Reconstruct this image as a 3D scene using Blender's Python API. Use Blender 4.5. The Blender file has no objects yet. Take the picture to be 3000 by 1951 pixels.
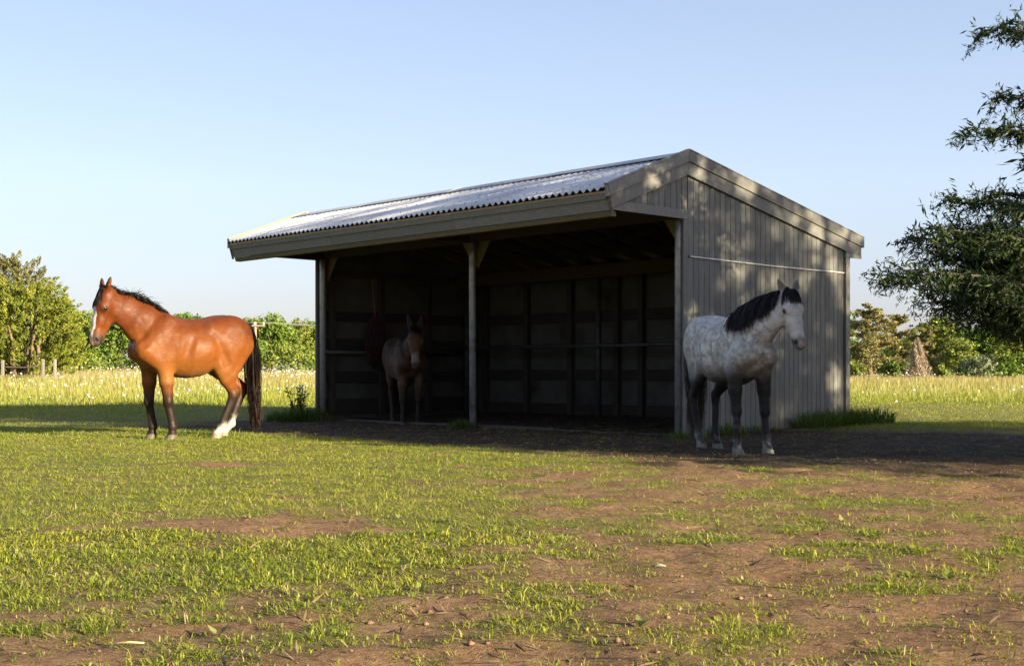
import bpy, bmesh, math, random
import numpy as np
from mathutils import Vector, Matrix

random.seed(7)
RNG = np.random.default_rng(7)
SC = bpy.context.scene
COL = SC.collection

# ------------------------------------------------------------------ camera
CAM_H = 0.80
cam_d = bpy.data.cameras.new('camera')
cam_d.lens = 45.0
cam_d.sensor_width = 36.0
cam_d.shift_y = 0.0392
cam_d.clip_end = 2000
cam = bpy.data.objects.new('camera', cam_d)
cam.location = (0, 0, CAM_H)
cam.rotation_euler = (math.radians(90), 0, 0)
COL.objects.link(cam)
SC.camera = cam

# ------------------------------------------------------------------ sky and sun
SUN_EL = math.radians(15)
SUN_AZ = math.atan2(0.79, -0.613)          # clockwise from +Y: behind the camera, to the right
world = bpy.data.worlds.new('World')
SC.world = world
world.use_nodes = True
wn = world.node_tree.nodes
sky = wn.new('ShaderNodeTexSky')
sky.sky_type = 'NISHITA'
sky.sun_disc = False
sky.sun_elevation = SUN_EL
sky.sun_rotation = SUN_AZ
sky.altitude = 0
sky.air_density = 1.0
sky.dust_density = 1.2
sky.ozone_density = 2.0
wn['Background'].inputs['Strength'].default_value = 0.083
# morning haze in the sky itself: pale, lavender-grey towards the horizon all round
wl = world.node_tree.links
wg = wn.new('ShaderNodeTexCoord'); wsep = wn.new('ShaderNodeSeparateXYZ')
wl.new(wg.outputs['Generated'], wsep.inputs[0])
wr = wn.new('ShaderNodeValToRGB')
SKY = [(0.0, (1.80, 1.80, 2.15)), (.05, (2.02, 2.12, 2.56)), (.14, (2.38, 2.76, 3.36)), (.29, (1.80, 2.20, 2.94)), (1.0, (1.05, 1.38, 2.05))]
while len(wr.color_ramp.elements) < len(SKY): wr.color_ramp.elements.new(.5)
for el, (pos, c) in zip(wr.color_ramp.elements, SKY):
    el.position = pos; el.color = (*c, 1)
wl.new(wsep.outputs['Z'], wr.inputs[0])
wm = wn.new('ShaderNodeMixRGB'); wm.inputs[0].default_value = .62
wt = wn.new('ShaderNodeMixRGB'); wt.blend_type = 'MULTIPLY'; wt.inputs[0].default_value = 1; wt.inputs[2].default_value = (1.0, .90, .95, 1)
wl.new(sky.outputs[0], wt.inputs[1])
wl.new(wt.outputs[0], wm.inputs[1]); wl.new(wr.outputs[0], wm.inputs[2])
wl.new(wm.outputs[0], wn['Background'].inputs['Color'])

sun_d = bpy.data.lights.new('sun', 'SUN')
sun_d.energy = 5.0
sun_d.angle = math.radians(0.53)
sun_d.color = (1.0, 0.84, 0.57)
sun = bpy.data.objects.new('sun', sun_d)
sv = Vector((math.sin(SUN_AZ) * math.cos(SUN_EL), math.cos(SUN_AZ) * math.cos(SUN_EL), math.sin(SUN_EL)))
sun.rotation_euler = sv.to_track_quat('Z', 'Y').to_euler()
sun.location = (30, -24, 12)
COL.objects.link(sun)

SC.view_settings.view_transform = 'Standard'
SC.view_settings.look = 'None'
SC.view_settings.gamma = 1.0
SC.view_settings.use_curve_mapping = False
SC.view_settings.exposure = 1.82
SC.render.engine = 'CYCLES'
SC.cycles.max_bounces = 6
SC.cycles.transparent_max_bounces = 4
SC.cycles.use_denoising = True
try:
    SC.cycles.denoiser = 'OPENIMAGEDENOISE'
except Exception:
    pass

# ------------------------------------------------------------------ helpers
F_PX = 3750.0                                # focal length in photograph pixels
def at(px, py, Y):
    """the point of the place that lies at distance Y under photograph pixel (px, py)"""
    return Vector(((px - 1500) / F_PX * Y, Y, CAM_H + (1093 - py) / F_PX * Y))

def smooth(a, b, x):
    t = np.clip((np.asarray(x, float) - a) / (b - a), 0, 1)
    return t * t * (3 - 2 * t)

def _hash(i, j, k, seed):
    n = (i.astype(np.int64) * 374761393 + j.astype(np.int64) * 668265263 + k.astype(np.int64) * 2147483647 + seed * 974711) & 0xFFFFFFFF
    n = ((n ^ (n >> 13)) * 1274126177) & 0xFFFFFFFF
    n = ((n ^ (n >> 16)) * 2246822519) & 0xFFFFFFFF
    n = n ^ (n >> 15)
    return (n & 0xFFFFFF) / float(0xFFFFFF)

def vnoise(P, seed=0):
    P = np.asarray(P, float)
    I = np.floor(P).astype(np.int64)
    f = P - I
    f = f * f * (3 - 2 * f)
    out = 0
    for dx in (0, 1):
        wx = f[:, 0] if dx else 1 - f[:, 0]
        for dy in (0, 1):
            wy = f[:, 1] if dy else 1 - f[:, 1]
            for dz in (0, 1):
                wz = f[:, 2] if dz else 1 - f[:, 2]
                out = out + wx * wy * wz * _hash(I[:, 0] + dx, I[:, 1] + dy, I[:, 2] + dz, seed)
    return out

def fbm(P, octaves=4, seed=0):
    P = np.asarray(P, float)
    s, a, t = 0, 1.0, 0
    for o in range(octaves):
        s = s + a * vnoise(P * (2 ** o) + 17.3 * o, seed + o)
        t += a
        a *= 0.5
    return s / t

def fbm2(x, y, scale, octaves=4, seed=0):
    P = np.stack([np.asarray(x, float) * scale, np.asarray(y, float) * scale, np.zeros_like(x, dtype=float) + 0.37], 1)
    return fbm(P, octaves, seed)

def link(o, parent=None):
    COL.objects.link(o)
    if parent is not None:
        o.parent = parent
    return o

def tag(o, label=None, cat=None, group=None, kind=None):
    if label: o['label'] = label
    if cat: o['category'] = cat
    if group: o['group'] = group
    if kind: o['kind'] = kind
    return o

def empty(name, loc=(0, 0, 0), rz=0.0):
    o = bpy.data.objects.new(name, None)
    o.empty_display_size = 0.2
    o.location = loc
    o.rotation_euler = (0, 0, rz)
    COL.objects.link(o)
    return o

def np_mesh(name, V, faces, mat=None, colors=None, smooth_shade=False, n=None, attr='col'):
    """V (N,3); faces: an int array (M,k) or a list of such arrays"""
    me = bpy.data.meshes.new(name)
    V = np.asarray(V, np.float32)
    if not isinstance(faces, (list, tuple)):
        faces = [faces]
    faces = [np.asarray(f, np.int32) for f in faces if len(f)]
    loops = np.concatenate([f.ravel() for f in faces])
    counts = np.concatenate([np.full(len(f), f.shape[1], np.int32) for f in faces])
    starts = np.concatenate([[0], np.cumsum(counts)[:-1]]).astype(np.int32)
    me.vertices.add(len(V)); me.vertices.foreach_set('co', V.ravel())
    me.loops.add(len(loops)); me.loops.foreach_set('vertex_index', loops)
    me.polygons.add(len(counts)); me.polygons.foreach_set('loop_start', starts)
    try:
        me.polygons.foreach_set('loop_total', counts)
    except Exception:
        pass
    if smooth_shade:
        me.polygons.foreach_set('use_smooth', np.ones(len(counts), bool))
    me.update(calc_edges=True)
    if colors is not None:
        a = me.color_attributes.new(attr, 'FLOAT_COLOR', 'POINT')
        c = np.ones((len(V), 4), np.float32); c[:, :3] = colors
        a.data.foreach_set('color', c.ravel())
    if mat is not None:
        me.materials.append(mat)
    return me

def np_obj(name, V, faces, mat=None, parent=None, **kw):
    return link(bpy.data.objects.new(name, np_mesh(name, V, faces, mat, **kw)), parent)

class MB:
    """collects boxes, prisms and tubes of ONE object"""
    def __init__(self):
        self.v, self.f = [], []
    def add(self, vs, fs):
        b = len(self.v)
        self.v += [tuple(p) for p in vs]
        self.f += [tuple(b + i for i in f) for f in fs]
        return self
    def box(self, x0, x1, y0, y1, z0, z1):
        return self.add([(x0,y0,z0),(x1,y0,z0),(x1,y1,z0),(x0,y1,z0),(x0,y0,z1),(x1,y0,z1),(x1,y1,z1),(x0,y1,z1)],
                        [(0,3,2,1),(4,5,6,7),(0,1,5,4),(1,2,6,5),(2,3,7,6),(3,0,4,7)])
    def prism(self, poly, axis, a0, a1):
        """poly: 2-D points in the plane of the other two axes, extruded along axis from a0 to a1"""
        n = len(poly)
        def p(q, a):
            if axis == 0: return (a, q[0], q[1])
            if axis == 1: return (q[0], a, q[1])
            return (q[0], q[1], a)
        vs = [p(q, a0) for q in poly] + [p(q, a1) for q in poly]
        fs = [tuple(range(n))[::-1], tuple(range(n, 2 * n))]
        fs += [(i, (i + 1) % n, n + (i + 1) % n, n + i) for i in range(n)]
        return self.add(vs, fs)
    def tube(self, pts, rads, seg=8, caps=True):
        pts = [Vector(p) for p in pts]
        if not hasattr(rads, '__len__'): rads = [rads] * len(pts)
        vs, fs = [], []
        for i, p in enumerate(pts):
            d = (pts[min(i + 1, len(pts) - 1)] - pts[max(i - 1, 0)]).normalized()
            ref = Vector((0, 0, 1)) if abs(d.z) < 0.9 else Vector((1, 0, 0))
            a = d.cross(ref).normalized(); b = d.cross(a)
            for s in range(seg):
                t = 2 * math.pi * s / seg
                vs.append(p + (a * math.cos(t) + b * math.sin(t)) * rads[i])
        for i in range(len(pts) - 1):
            for s in range(seg):
                s2 = (s + 1) % seg
                fs.append((i*seg+s, i*seg+s2, (i+1)*seg+s2, (i+1)*seg+s))
        if caps:
            fs.append(tuple(range(seg))[::-1])
            fs.append(tuple((len(pts)-1)*seg + s for s in range(seg)))
        return self.add(vs, fs)
    def build(self, name, mat, parent=None, smooth_shade=False, bevel=0.0, fix=True):
        me = bpy.data.meshes.new(name)
        me.from_pydata(self.v, [], self.f)
        if fix or bevel:
            bm = bmesh.new(); bm.from_mesh(me)
            bmesh.ops.recalc_face_normals(bm, faces=bm.faces)
            if bevel:
                bmesh.ops.bevel(bm, geom=list(bm.edges), offset=bevel, segments=1, affect='EDGES', profile=0.5)
            bm.to_mesh(me); bm.free()
        if smooth_shade:
            me.polygons.foreach_set('use_smooth', [True] * len(me.polygons))
        me.materials.append(mat)
        return link(bpy.data.objects.new(name, me), parent)

# ------------------------------------------------------------------ materials
def new_mat(name):
    m = bpy.data.materials.new(name)
    m.use_nodes = True
    nt = m.node_tree
    return m, nt, nt.nodes, nt.links, nt.nodes['Principled BSDF']

def noise_node(nt, scale, detail=5, rough=0.55, stretch=None, coord='Object'):
    tc = nt.nodes.new('ShaderNodeTexCoord')
    n = nt.nodes.new('ShaderNodeTexNoise')
    n.inputs['Scale'].default_value = scale
    n.inputs['Detail'].default_value = detail
    n.inputs['Roughness'].default_value = rough
    if stretch:
        mp = nt.nodes.new('ShaderNodeMapping')
        mp.inputs['Scale'].default_value = stretch
        nt.links.new(tc.outputs[coord], mp.inputs['Vector'])
        nt.links.new(mp.outputs[0], n.inputs['Vector'])
    else:
        nt.links.new(tc.outputs[coord], n.inputs['Vector'])
    return n

def ramp(nt, src, stops):
    r = nt.nodes.new('ShaderNodeValToRGB')
    e = r.color_ramp.elements
    while len(e) < len(stops): e.new(0.5)
    for el, (p, c) in zip(e, stops):
        el.position = p
        el.color = (*c, 1)
    nt.links.new(src, r.inputs[0])
    return r

def add_bump(nt, p, src, strength, dist=0.01):
    b = nt.nodes.new('ShaderNodeBump')
    b.inputs['Strength'].default_value = strength
    b.inputs['Distance'].default_value = dist
    nt.links.new(src, b.inputs['Height'])
    nt.links.new(b.outputs[0], p.inputs['Normal'])

def surf(name, c1, c2, scale=6, rough=0.6, metal=0.0, bump=0.0, stretch=None, stain=None, spec=0.5, lo=0.3, hi=0.7):
    m, nt, N, L, p = new_mat(name)
    n = noise_node(nt, scale, stretch=stretch)
    r = ramp(nt, n.outputs['Fac'], [(lo, c1), (hi, c2)])
    out = r.outputs[0]
    if stain:
        n2 = noise_node(nt, stain[1], 3)
        r2 = ramp(nt, n2.outputs['Fac'], [(stain[2], (0, 0, 0)), (stain[3], (1, 1, 1))])
        mx = N.new('ShaderNodeMixRGB')
        L.new(r2.outputs[0], mx.inputs[0]); L.new(out, mx.inputs[1]); mx.inputs[2].default_value = (*stain[0], 1)
        out = mx.outputs[0]
    # every piece a little different
    oi = N.new('ShaderNodeObjectInfo')
    mr = N.new('ShaderNodeMapRange')
    mr.inputs['To Min'].default_value = 0.86; mr.inputs['To Max'].default_value = 1.14
    L.new(oi.outputs['Random'], mr.inputs['Value'])
    mu = N.new('ShaderNodeMixRGB'); mu.blend_type = 'MULTIPLY'; mu.inputs[0].default_value = 1
    L.new(out, mu.inputs[1]); L.new(mr.outputs[0], mu.inputs[2])
    L.new(mu.outputs[0], p.inputs['Base Color'])
    p.inputs['Roughness'].default_value = rough
    p.inputs['Metallic'].default_value = metal
    p.inputs['Specular IOR Level'].default_value = spec
    if bump:
        add_bump(nt, p, n.outputs['Fac'], bump)
    return m

def leaf_mat(name, translucent=0.35, rough=0.55, spec=0.25, tcol=(1.0, 1.0, 0.55)):
    """foliage: the leaf's own colour from the 'col' attribute, some light passing through"""
    m, nt, N, L, p = new_mat(name)
    a = N.new('ShaderNodeAttribute'); a.attribute_name = 'col'
    L.new(a.outputs['Color'], p.inputs['Base Color'])
    p.inputs['Roughness'].default_value = rough
    p.inputs['Specular IOR Level'].default_value = spec
    t = N.new('ShaderNodeBsdfTranslucent')
    mu = N.new('ShaderNodeMixRGB'); mu.blend_type = 'MULTIPLY'; mu.inputs[0].default_value = 1
    mu.inputs[2].default_value = (*tcol, 1)
    L.new(a.outputs['Color'], mu.inputs[1]); L.new(mu.outputs[0], t.inputs['Color'])
    mx = N.new('ShaderNodeMixShader'); mx.inputs[0].default_value = translucent
    L.new(p.outputs[0], mx.inputs[1]); L.new(t.outputs[0], mx.inputs[2])
    L.new(mx.outputs[0], N['Material Output'].inputs['Surface'])
    return m

M = {}
M['siding'] = surf('siding_paint', (.124,.125,.115), (.168,.168,.155), 5, .7, bump=.25, stretch=(9, 9, .7), stain=((.11,.105,.09), 2.2, .62, .9), spec=.3)
M['trim'] = surf('trim_paint', (.142,.141,.130), (.188,.186,.172), 7, .65, bump=.2, stretch=(3, 3, 3), spec=.3)
M['roof'] = surf('corrugated_sheet', (.42,.44,.48), (.54,.56,.60), 3, .5, bump=.05, stain=((.36,.36,.35), 1.4, .6, .9))
M['underside_shade'] = surf('shade_underside', (.020,.017,.014), (.040,.034,.028), 5, .9)  # sheet undersides coloured dark to stand in for shade inside the shed
M['cap'] = surf('ridge_cap_sheet', (.34,.35,.38), (.42,.43,.46), 2, .5)
M['moss'] = surf('mossy_edge', (.05,.055,.03), (.16,.155,.11), 30, .9)
M['rawwood'] = surf('bare_wood', (.36,.25,.13), (.50,.38,.22), 8, .7, stretch=(1, 14, 14))
M['greenwood'] = surf('weathered_yellow_wood', (.085,.070,.030), (.15,.12,.055), 8, .75, stretch=(1.5, 9, 9))
M['pipe'] = surf('galvanised_pipe', (.26,.265,.27), (.40,.405,.41), 9, .5, metal=.5, bump=.06, stain=((.16,.145,.12), 6, .52, .72), stretch=(3, 3, 1))
M['rail'] = surf('grimy_rail_pipe', (.030,.030,.029), (.065,.064,.061), 9, .6, metal=.3)
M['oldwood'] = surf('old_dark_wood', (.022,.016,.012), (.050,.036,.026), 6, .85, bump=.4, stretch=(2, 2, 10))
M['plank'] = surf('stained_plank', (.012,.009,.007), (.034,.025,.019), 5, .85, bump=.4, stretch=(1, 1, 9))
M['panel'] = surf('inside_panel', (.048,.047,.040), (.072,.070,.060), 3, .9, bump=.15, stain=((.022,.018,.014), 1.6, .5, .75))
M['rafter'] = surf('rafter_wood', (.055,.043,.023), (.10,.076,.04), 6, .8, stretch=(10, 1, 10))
M['screw'] = surf('screw_head', (.05,.05,.05), (.12,.12,.12), 30, .5, metal=.6)
M['rope_white'] = surf('white_cord', (.62,.61,.58), (.75,.74,.70), 40, .6)
M['concrete'] = surf('worn_sill', (.040,.032,.026), (.080,.066,.054), 9, .9, bump=.3)
M['bark'] = surf('bark', (.06,.045,.033), (.13,.10,.078), 8, .9, bump=.8, stretch=(4, 4, .8))
M['cedar_bark'] = surf('cedar_bark', (.12,.075,.050), (.24,.165,.115), 9, .9, bump=.8, stretch=(6, 6, .7))
M['fence_wood'] = surf('silver_fence_wood', (.14,.125,.105), (.26,.24,.21), 9, .85, bump=.4, stretch=(6, 6, 1))
M['pole'] = surf('pole_wood', (.16,.13,.10), (.26,.22,.18), 6, .85, stretch=(6, 6, .6))
M['ceramic'] = surf('white_ceramic', (.6,.6,.58), (.72,.72,.70), 8, .3)
M['wire'] = surf('bright_wire', (.28,.28,.27), (.38,.38,.37), 8, .5, metal=.3)
M['leaf'] = leaf_mat('leaves', .30)
M['cedar_leaf'] = leaf_mat('cedar_leaves', .15, .6)
M['grass'] = leaf_mat('grass_blades', .42, .5, .3)
M['petal'] = leaf_mat('petals', .30, .6, .2, (1, 1, 1))
# ------------------------------------------------------------------ the lie of the land
C0 = np.array([2.147, 16.1])                 # right front corner of the shed
UD = np.array([-0.683, 0.730])               # along the open front, to the left
VD = np.array([0.730, 0.683])                # along the gable wall, to the back

def shed_uv(x, y):
    dx, dy = np.asarray(x, float) - C0[0], np.asarray(y, float) - C0[1]
    return dx * UD[0] + dy * UD[1], dx * VD[0] + dy * VD[1]

def terrain(x, y):
    x = np.asarray(x, float); y = np.asarray(y, float)
    u, v = shed_uv(x, y)
    z = -0.012 * smooth(15, 20, y) + 0.085 * smooth(0.3, 3.8, v) * smooth(13, 18, y)
    side = np.clip(x / (np.maximum(y, 10) * 0.4), -1.2, 1.2)
    z = z + (0.40 - 0.30 * side) * smooth(26, 112, y) + 0.9 * smooth(112, 420, y)
    # dirt banked up at the left front corner of the shed
    z = z + 0.13 * np.exp(-(((u - 8.1) / 0.55) ** 2 + ((v - 0.25) / 0.45) ** 2))
    z = z - 0.03 * np.exp(-(((x - 2.4) / 1.2) ** 2 + ((y - 13.3) / 1.3) ** 2))
    z = z + 0.10 * (fbm2(x, y, 0.05, 2, 5) - 0.5) * smooth(24, 40, y) 
    return z

def mud_mask(x, y):
    """1 where the animals have trodden the earth bare"""
    x = np.asarray(x, float); y = np.asarray(y, float)
    u, v = shed_uv(x, y)
    n = fbm2(x, y, 0.9, 4, 21) - 0.5
    n2 = fbm2(x, y, 3.5, 3, 22) - 0.5
    w = v + 1.5 * n + 0.5 * n2
    front = smooth(-3.7, -3.0, w) * (1 - smooth(8.3, 9.6, u + 1.6 * n))
    inside = (u > -0.05) & (u < 8.2) & (v > -0.3) & (v < 3.9)
    gable = smooth(-6.8, -4.6, u + 2.0 * n)
    back = 1 - smooth(1.6, 2.6, v + 1.3 * n - 0.25 * np.clip(-u, 0, 9))
    m = front * np.where(u > 0, 1 - smooth(0.2, 0.7, v + .4 * n), gable * back)
    # the left shoulder of the bare strip thins out behind the bay horse
    m = m * (1 - smooth(6.8, 9.0, u) * smooth(-1.2, -3.2, -(-v)) )
    return np.maximum(m, inside.astype(float))

def lawn_density(x, y):
    x = np.asarray(x, float); y = np.asarray(y, float)
    big = fbm2(x, y, 0.55, 4, 31) - 0.5
    mid = fbm2(x, y, 1.9, 4, 33) - 0.5
    fine = fbm2(x, y, 5.5, 3, 35) - 0.5
    left = smooth(1.6, -1.2, x - 0.08 * (y - 8))
    far_l = smooth(3.9, 6.0, y - 0.25 * x)
    base = left * (0.34 + 0.50 * far_l) + (1 - left) * (0.34 + 0.09 * smooth(5, 9, y))
    # two worn spots in the turf
    base = base - 0.95 * np.exp(-(((x + 1.35) / 0.62) ** 2 + ((y - 6.75) / 0.42) ** 2) * 1.1)
    base = base - 0.8 * np.exp(-(((x + 2.45) / 0.5) ** 2 + ((y - 11.2) / 0.35) ** 2))
    d = smooth(.24, .74, base + 0.45 * big + 0.80 * mid + 0.95 * fine)
    d = d * (1 - 0.97 * mud_mask(x, y))
    u, v = shed_uv(x, y)
    # right of the gable and behind the shed the turf is whole
    whole = smooth(15.0, 17.5, y) * np.where((u < -0.3) | (v > 3.8) | (u > 9), 1, 0)
    d = np.maximum(d, whole * (1 - mud_mask(x, y)) * 1.0)
    return np.clip(d, 0, 1)

# ground sheet: fine near the camera, coarse far off
def axis(vals):
    return np.array(vals)
gx = np.concatenate([-np.geomspace(700, 9.5, 55), np.linspace(-9, 9, 215), np.geomspace(9.5, 700, 55)])
gy = np.concatenate([-np.geomspace(120, 1.5, 16), np.linspace(1.5, 24, 270), np.geomspace(24.4, 900, 70)])
GX, GY = np.meshgrid(gx, gy)
px_, py_ = GX.ravel(), GY.ravel()
veg = lawn_density(px_, py_)
mud = mud_mask(px_, py_)
near = 1 - smooth(20, 26, py_)
gz = terrain(px_, py_)
rough_ = (fbm2(px_, py_, 7.0, 4, 41) - 0.5) * 0.075 + (fbm2(px_, py_, 2.0, 2, 42) - 0.5) * 0.05
gz = gz + near * rough_ * (0.35 + 0.65 * np.maximum(mud, 1 - veg))
nx, ny = len(gx), len(gy)
idx = np.arange(nx * ny).reshape(ny, nx)
quads = np.stack([idx[:-1, :-1], idx[:-1, 1:], idx[1:, 1:], idx[1:, :-1]], -1).reshape(-1, 4)
gm, nt, N, L, p = new_mat('earth_and_turf')
at_ = N.new('ShaderNodeAttribute'); at_.attribute_name = 'col'
sp = N.new('ShaderNodeSeparateColor'); L.new(at_.outputs['Color'], sp.inputs[0])
n1 = noise_node(nt, 3.0, 8, .65)
n2 = noise_node(nt, 28.0, 6, .7)
n3 = noise_node(nt, 110.0, 4, .7)
soil = ramp(nt, n1.outputs['Fac'], [(.30, (.22, .128, .066)), (.55, (.35, .213, .118)), (.75, (.48, .31, .185))])
crumb = ramp(nt, n2.outputs['Fac'], [(.32, (.45, .42, .40)), (.62, (1.12, 1.1, 1.08))])
mu = N.new('ShaderNodeMixRGB'); mu.blend_type = 'MULTIPLY'; mu.inputs[0].default_value = 1
L.new(soil.outputs[0], mu.inputs[1]); L.new(crumb.outputs[0], mu.inputs[2])
wet = ramp(nt, n1.outputs['Fac'], [(.3, (.042, .027, .018)), (.7, (.115, .073, .047))])
mu2 = N.new('ShaderNodeMixRGB'); mu2.blend_type = 'MULTIPLY'; mu2.inputs[0].default_value = .8
L.new(wet.outputs[0], mu2.inputs[1]); L.new(crumb.outputs[0], mu2.inputs[2])
mx1 = N.new('ShaderNodeMixRGB'); L.new(sp.outputs[1], mx1.inputs[0]); L.new(mu.outputs[0], mx1.inputs[1]); L.new(mu2.outputs[0], mx1.inputs[2])
turf = ramp(nt, n2.outputs['Fac'], [(.3, (.095, .120, .024)), (.7, (.19, .215, .046))])
mx2 = N.new('ShaderNodeMixRGB'); L.new(sp.outputs[0], mx2.inputs[0]); L.new(mx1.outputs[0], mx2.inputs[1]); L.new(turf.outputs[0], mx2.inputs[2])
L.new(mx2.outputs[0], p.inputs['Base Color'])
p.inputs['Roughness'].default_value = .92
p.inputs['Specular IOR Level'].default_value = .2
ad = N.new('ShaderNodeMath'); ad.operation = 'ADD'
L.new(n2.outputs['Fac'], ad.inputs[0]); L.new(n3.outputs['Fac'], ad.inputs[1])
vo = N.new('ShaderNodeTexVoronoi'); vo.feature = 'SMOOTH_F1'; vo.inputs['Scale'].default_value = 5.5
nw = noise_node(nt, 2.2, 3); 
vm = N.new('ShaderNodeVectorMath'); vm.operation = 'ADD'
tcv = N.new('ShaderNodeTexCoord'); L.new(tcv.outputs['Object'], vm.inputs[0]); L.new(nw.outputs['Color'], vm.inputs[1]); L.new(vm.outputs[0], vo.inputs['Vector'])
mv = N.new('ShaderNodeMath'); mv.operation = 'MULTIPLY_ADD'; mv.inputs[1].default_value = 1.1
L.new(vo.outputs['Distance'], mv.inputs[0]); L.new(ad.outputs[0], mv.inputs[2])
add_bump(nt, p, mv.outputs[0], 1.0, .035)
gcol = np.stack([np.clip(veg, 0, 1) ** 1.3 * .8, mud, np.zeros_like(mud)], 1)
ground = np_obj('ground', np.stack([px_, py_, gz], 1), quads, gm, colors=gcol, smooth_shade=True)
tag(ground, kind='structure')

def ground_z(x, y):
    x = np.atleast_1d(np.asarray(x, float)); y = np.atleast_1d(np.asarray(y, float))
    v_, m_ = lawn_density(x, y), mud_mask(x, y)
    r_ = (fbm2(x, y, 7.0, 4, 41) - 0.5) * 0.075 + (fbm2(x, y, 2.0, 2, 42) - 0.5) * 0.05
    return terrain(x, y) + (1 - smooth(20, 26, y)) * r_ * (0.35 + 0.65 * np.maximum(m_, 1 - v_))

def gz1(x, y):
    return float(ground_z(x, y)[0])

# ------------------------------------------------------------------ the shed
RZ = math.atan2(-0.730, 0.683)
shed = empty('horse_shed', (C0[0], C0[1], 0), RZ)
tag(shed, 'grey wooden run-in shed with corrugated roof and open front', 'shed')
# local axes: x to the right along the front (wall at 0, left end at -LEN), y to the back, z up
LEN, DEP = 8.07, 3.72
RIDGE = (0.05, 3.575)
SL_F = 0.384
SL_B = (3.575 - 2.765) / (4.08 - 0.05)
def roof_z(v):
    return RIDGE[1] - (RIDGE[0] - v) * SL_F if v < RIDGE[0] else RIDGE[1] - (v - RIDGE[0]) * SL_B
EAVE_F, EAVE_B = -1.47, 4.08
OX0, OX1 = -LEN - 0.42, 0.035                # roof overhangs at the two gables

def band_poly(v0, v1, top_off, depth):
    """strip parallel to the roof line, top_off below it, so deep (vertical)"""
    return [(v0, roof_z(v0) - top_off - depth), (v1, roof_z(v1) - top_off - depth), (v1, roof_z(v1) - top_off), (v0, roof_z(v0) - top_off)]

# --- gable walls of grooved boards
def gable(x_in, x_out, name, outward):
    # backing panel, just behind the boards
    lo = -0.06
    poly = [(0.02, lo), (DEP - .02, lo), (DEP - .02, roof_z(DEP - .02) - .10), (RIDGE[0], RIDGE[1] - .10), (0.02, roof_z(0.02) - .10)]
    wall = MB().prism(poly, 0, min(x_in, x_out), max(x_in, x_out)).build(name, M['panel'], shed)
    # panel over the overhang
    MB().prism([(-1.30, 2.79), (0.015, 2.79), (0.015, roof_z(0.015) - .12), (-1.30, roof_z(-1.30) - .12)], 0, min(x_in, x_out), max(x_in, x_out)).build('gable_panel', M['panel'], shed)
    return wall
WALL_R = gable(-0.035, -0.008, 'gable_wall', 1)
WALL_L = gable(-LEN + 0.035, -LEN + 0.008, 'gable_wall', -1)
def boards(wall, xa, xb, v0, v1, pitch, zlo):
    v = v0
    i = 0
    while v < v1 - 0.02:
        w = min(pitch, v1 - v) 
        g = 0.0048
        a, b = v + g, v + w - g
        z0 = zlo(v) + (0.006 * random.random() if v > 0 else 0)
        tops = [(b, roof_z(b) - .15), (a, roof_z(a) - .15)]
        if a < RIDGE[0] < b:
            tops = [(b, roof_z(b) - .15), (RIDGE[0], RIDGE[1] - .15), (a, roof_z(a) - .15)]
        off = 0.0016 * random.random()
        MB().prism([(a, z0), (b, z0)] + tops, 0, xa, xb + off).build('board', M['siding'], wall)
        v += pitch
        i += 1
boards(WALL_R, -0.006, 0.011, 0.088, DEP - 0.085, 0.1097, lambda v: -0.05)
boards(WALL_R, -0.006, 0.011, -1.24, 0.085, 0.1097, lambda v: 2.80)
boards(WALL_L, -LEN - 0.011, -LEN + 0.006, 0.088, DEP - 0.085, 0.22, lambda v: -0.05)
boards(WALL_L, -LEN - 0.011, -LEN + 0.006, -1.24, 0.085, 0.22, lambda v: 2.80)

def plank(name, mat, poly, axis_, a0, a1, parent=shed, bevel=0.003):
    return MB().prism(poly, axis_, a0, a1).build(name, mat, parent, bevel=bevel)
def bx(name, mat, x0, x1, y0, y1, z0, z1, parent=shed, bevel=0.003):
    return MB().box(x0, x1, y0, y1, z0, z1).build(name, mat, parent, bevel=bevel)

for x0, x1, sgn in ((-0.004, 0.022, 1), (-LEN - 0.022, -LEN + 0.004, -1)):
    bx('corner_board', M['trim'], x0, x1, -0.004, 0.084, -0.05, 2.735)
    bx('corner_board', M['trim'], x0 - (.02 if sgn < 0 else 0), x1 + (.02 if sgn > 0 else 0), DEP - 0.06, DEP + 0.045, -0.05, roof_z(DEP) - .2)
    bx('corner_stop', M['oldwood'], x0 + .004 * (sgn < 0), x1 - .004 * (sgn > 0), DEP - 0.084, DEP - 0.062, -0.05, roof_z(DEP) - .2)
    # trim board under the gable overhang
    plank('soffit_trim', M['trim'], [(-1.36, 2.735), (0.10, 2.735), (0.10, 2.85), (-1.36, 2.85)], 0, x0 + (.003 if sgn > 0 else -.003), x1 + (.009 if sgn > 0 else -.009))
# --- rake boards in two layers at each gable
for s in (1, -1):
    if s > 0:
        a = [(0.030, 0.052), (0.024, 0.072)]
    else:
        a = [(OX0 - 0.0, OX0 + 0.025), (OX0 - 0.02, OX0 + 0.027)]
    (l0, l1), (u0, u1) = a
    for v0, v1 in ((-1.385, RIDGE[0] - .0015), (RIDGE[0] + .0015, EAVE_B - .03)):
        plank('rake_board', M['trim'], band_poly(v0, v1, 0.115, 0.17), 0, l0, l1)
    for v0, v1 in ((EAVE_F + 0.0, RIDGE[0] - .0015), (RIDGE[0] + .0015, EAVE_B + .02)):
        plank('rake_cap_board', M['trim'], band_poly(v0, v1, -0.025, 0.142), 0, u0, u1)
        plank('rake_top_strip', M['rawwood'] if s < 0 else M['trim'], band_poly(v0 + .004, v1 - .004, -0.045, 0.019), 0, u0 - .003, u1 + .004)  # left strip paler: sunlight on that edge put into its colour
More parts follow.
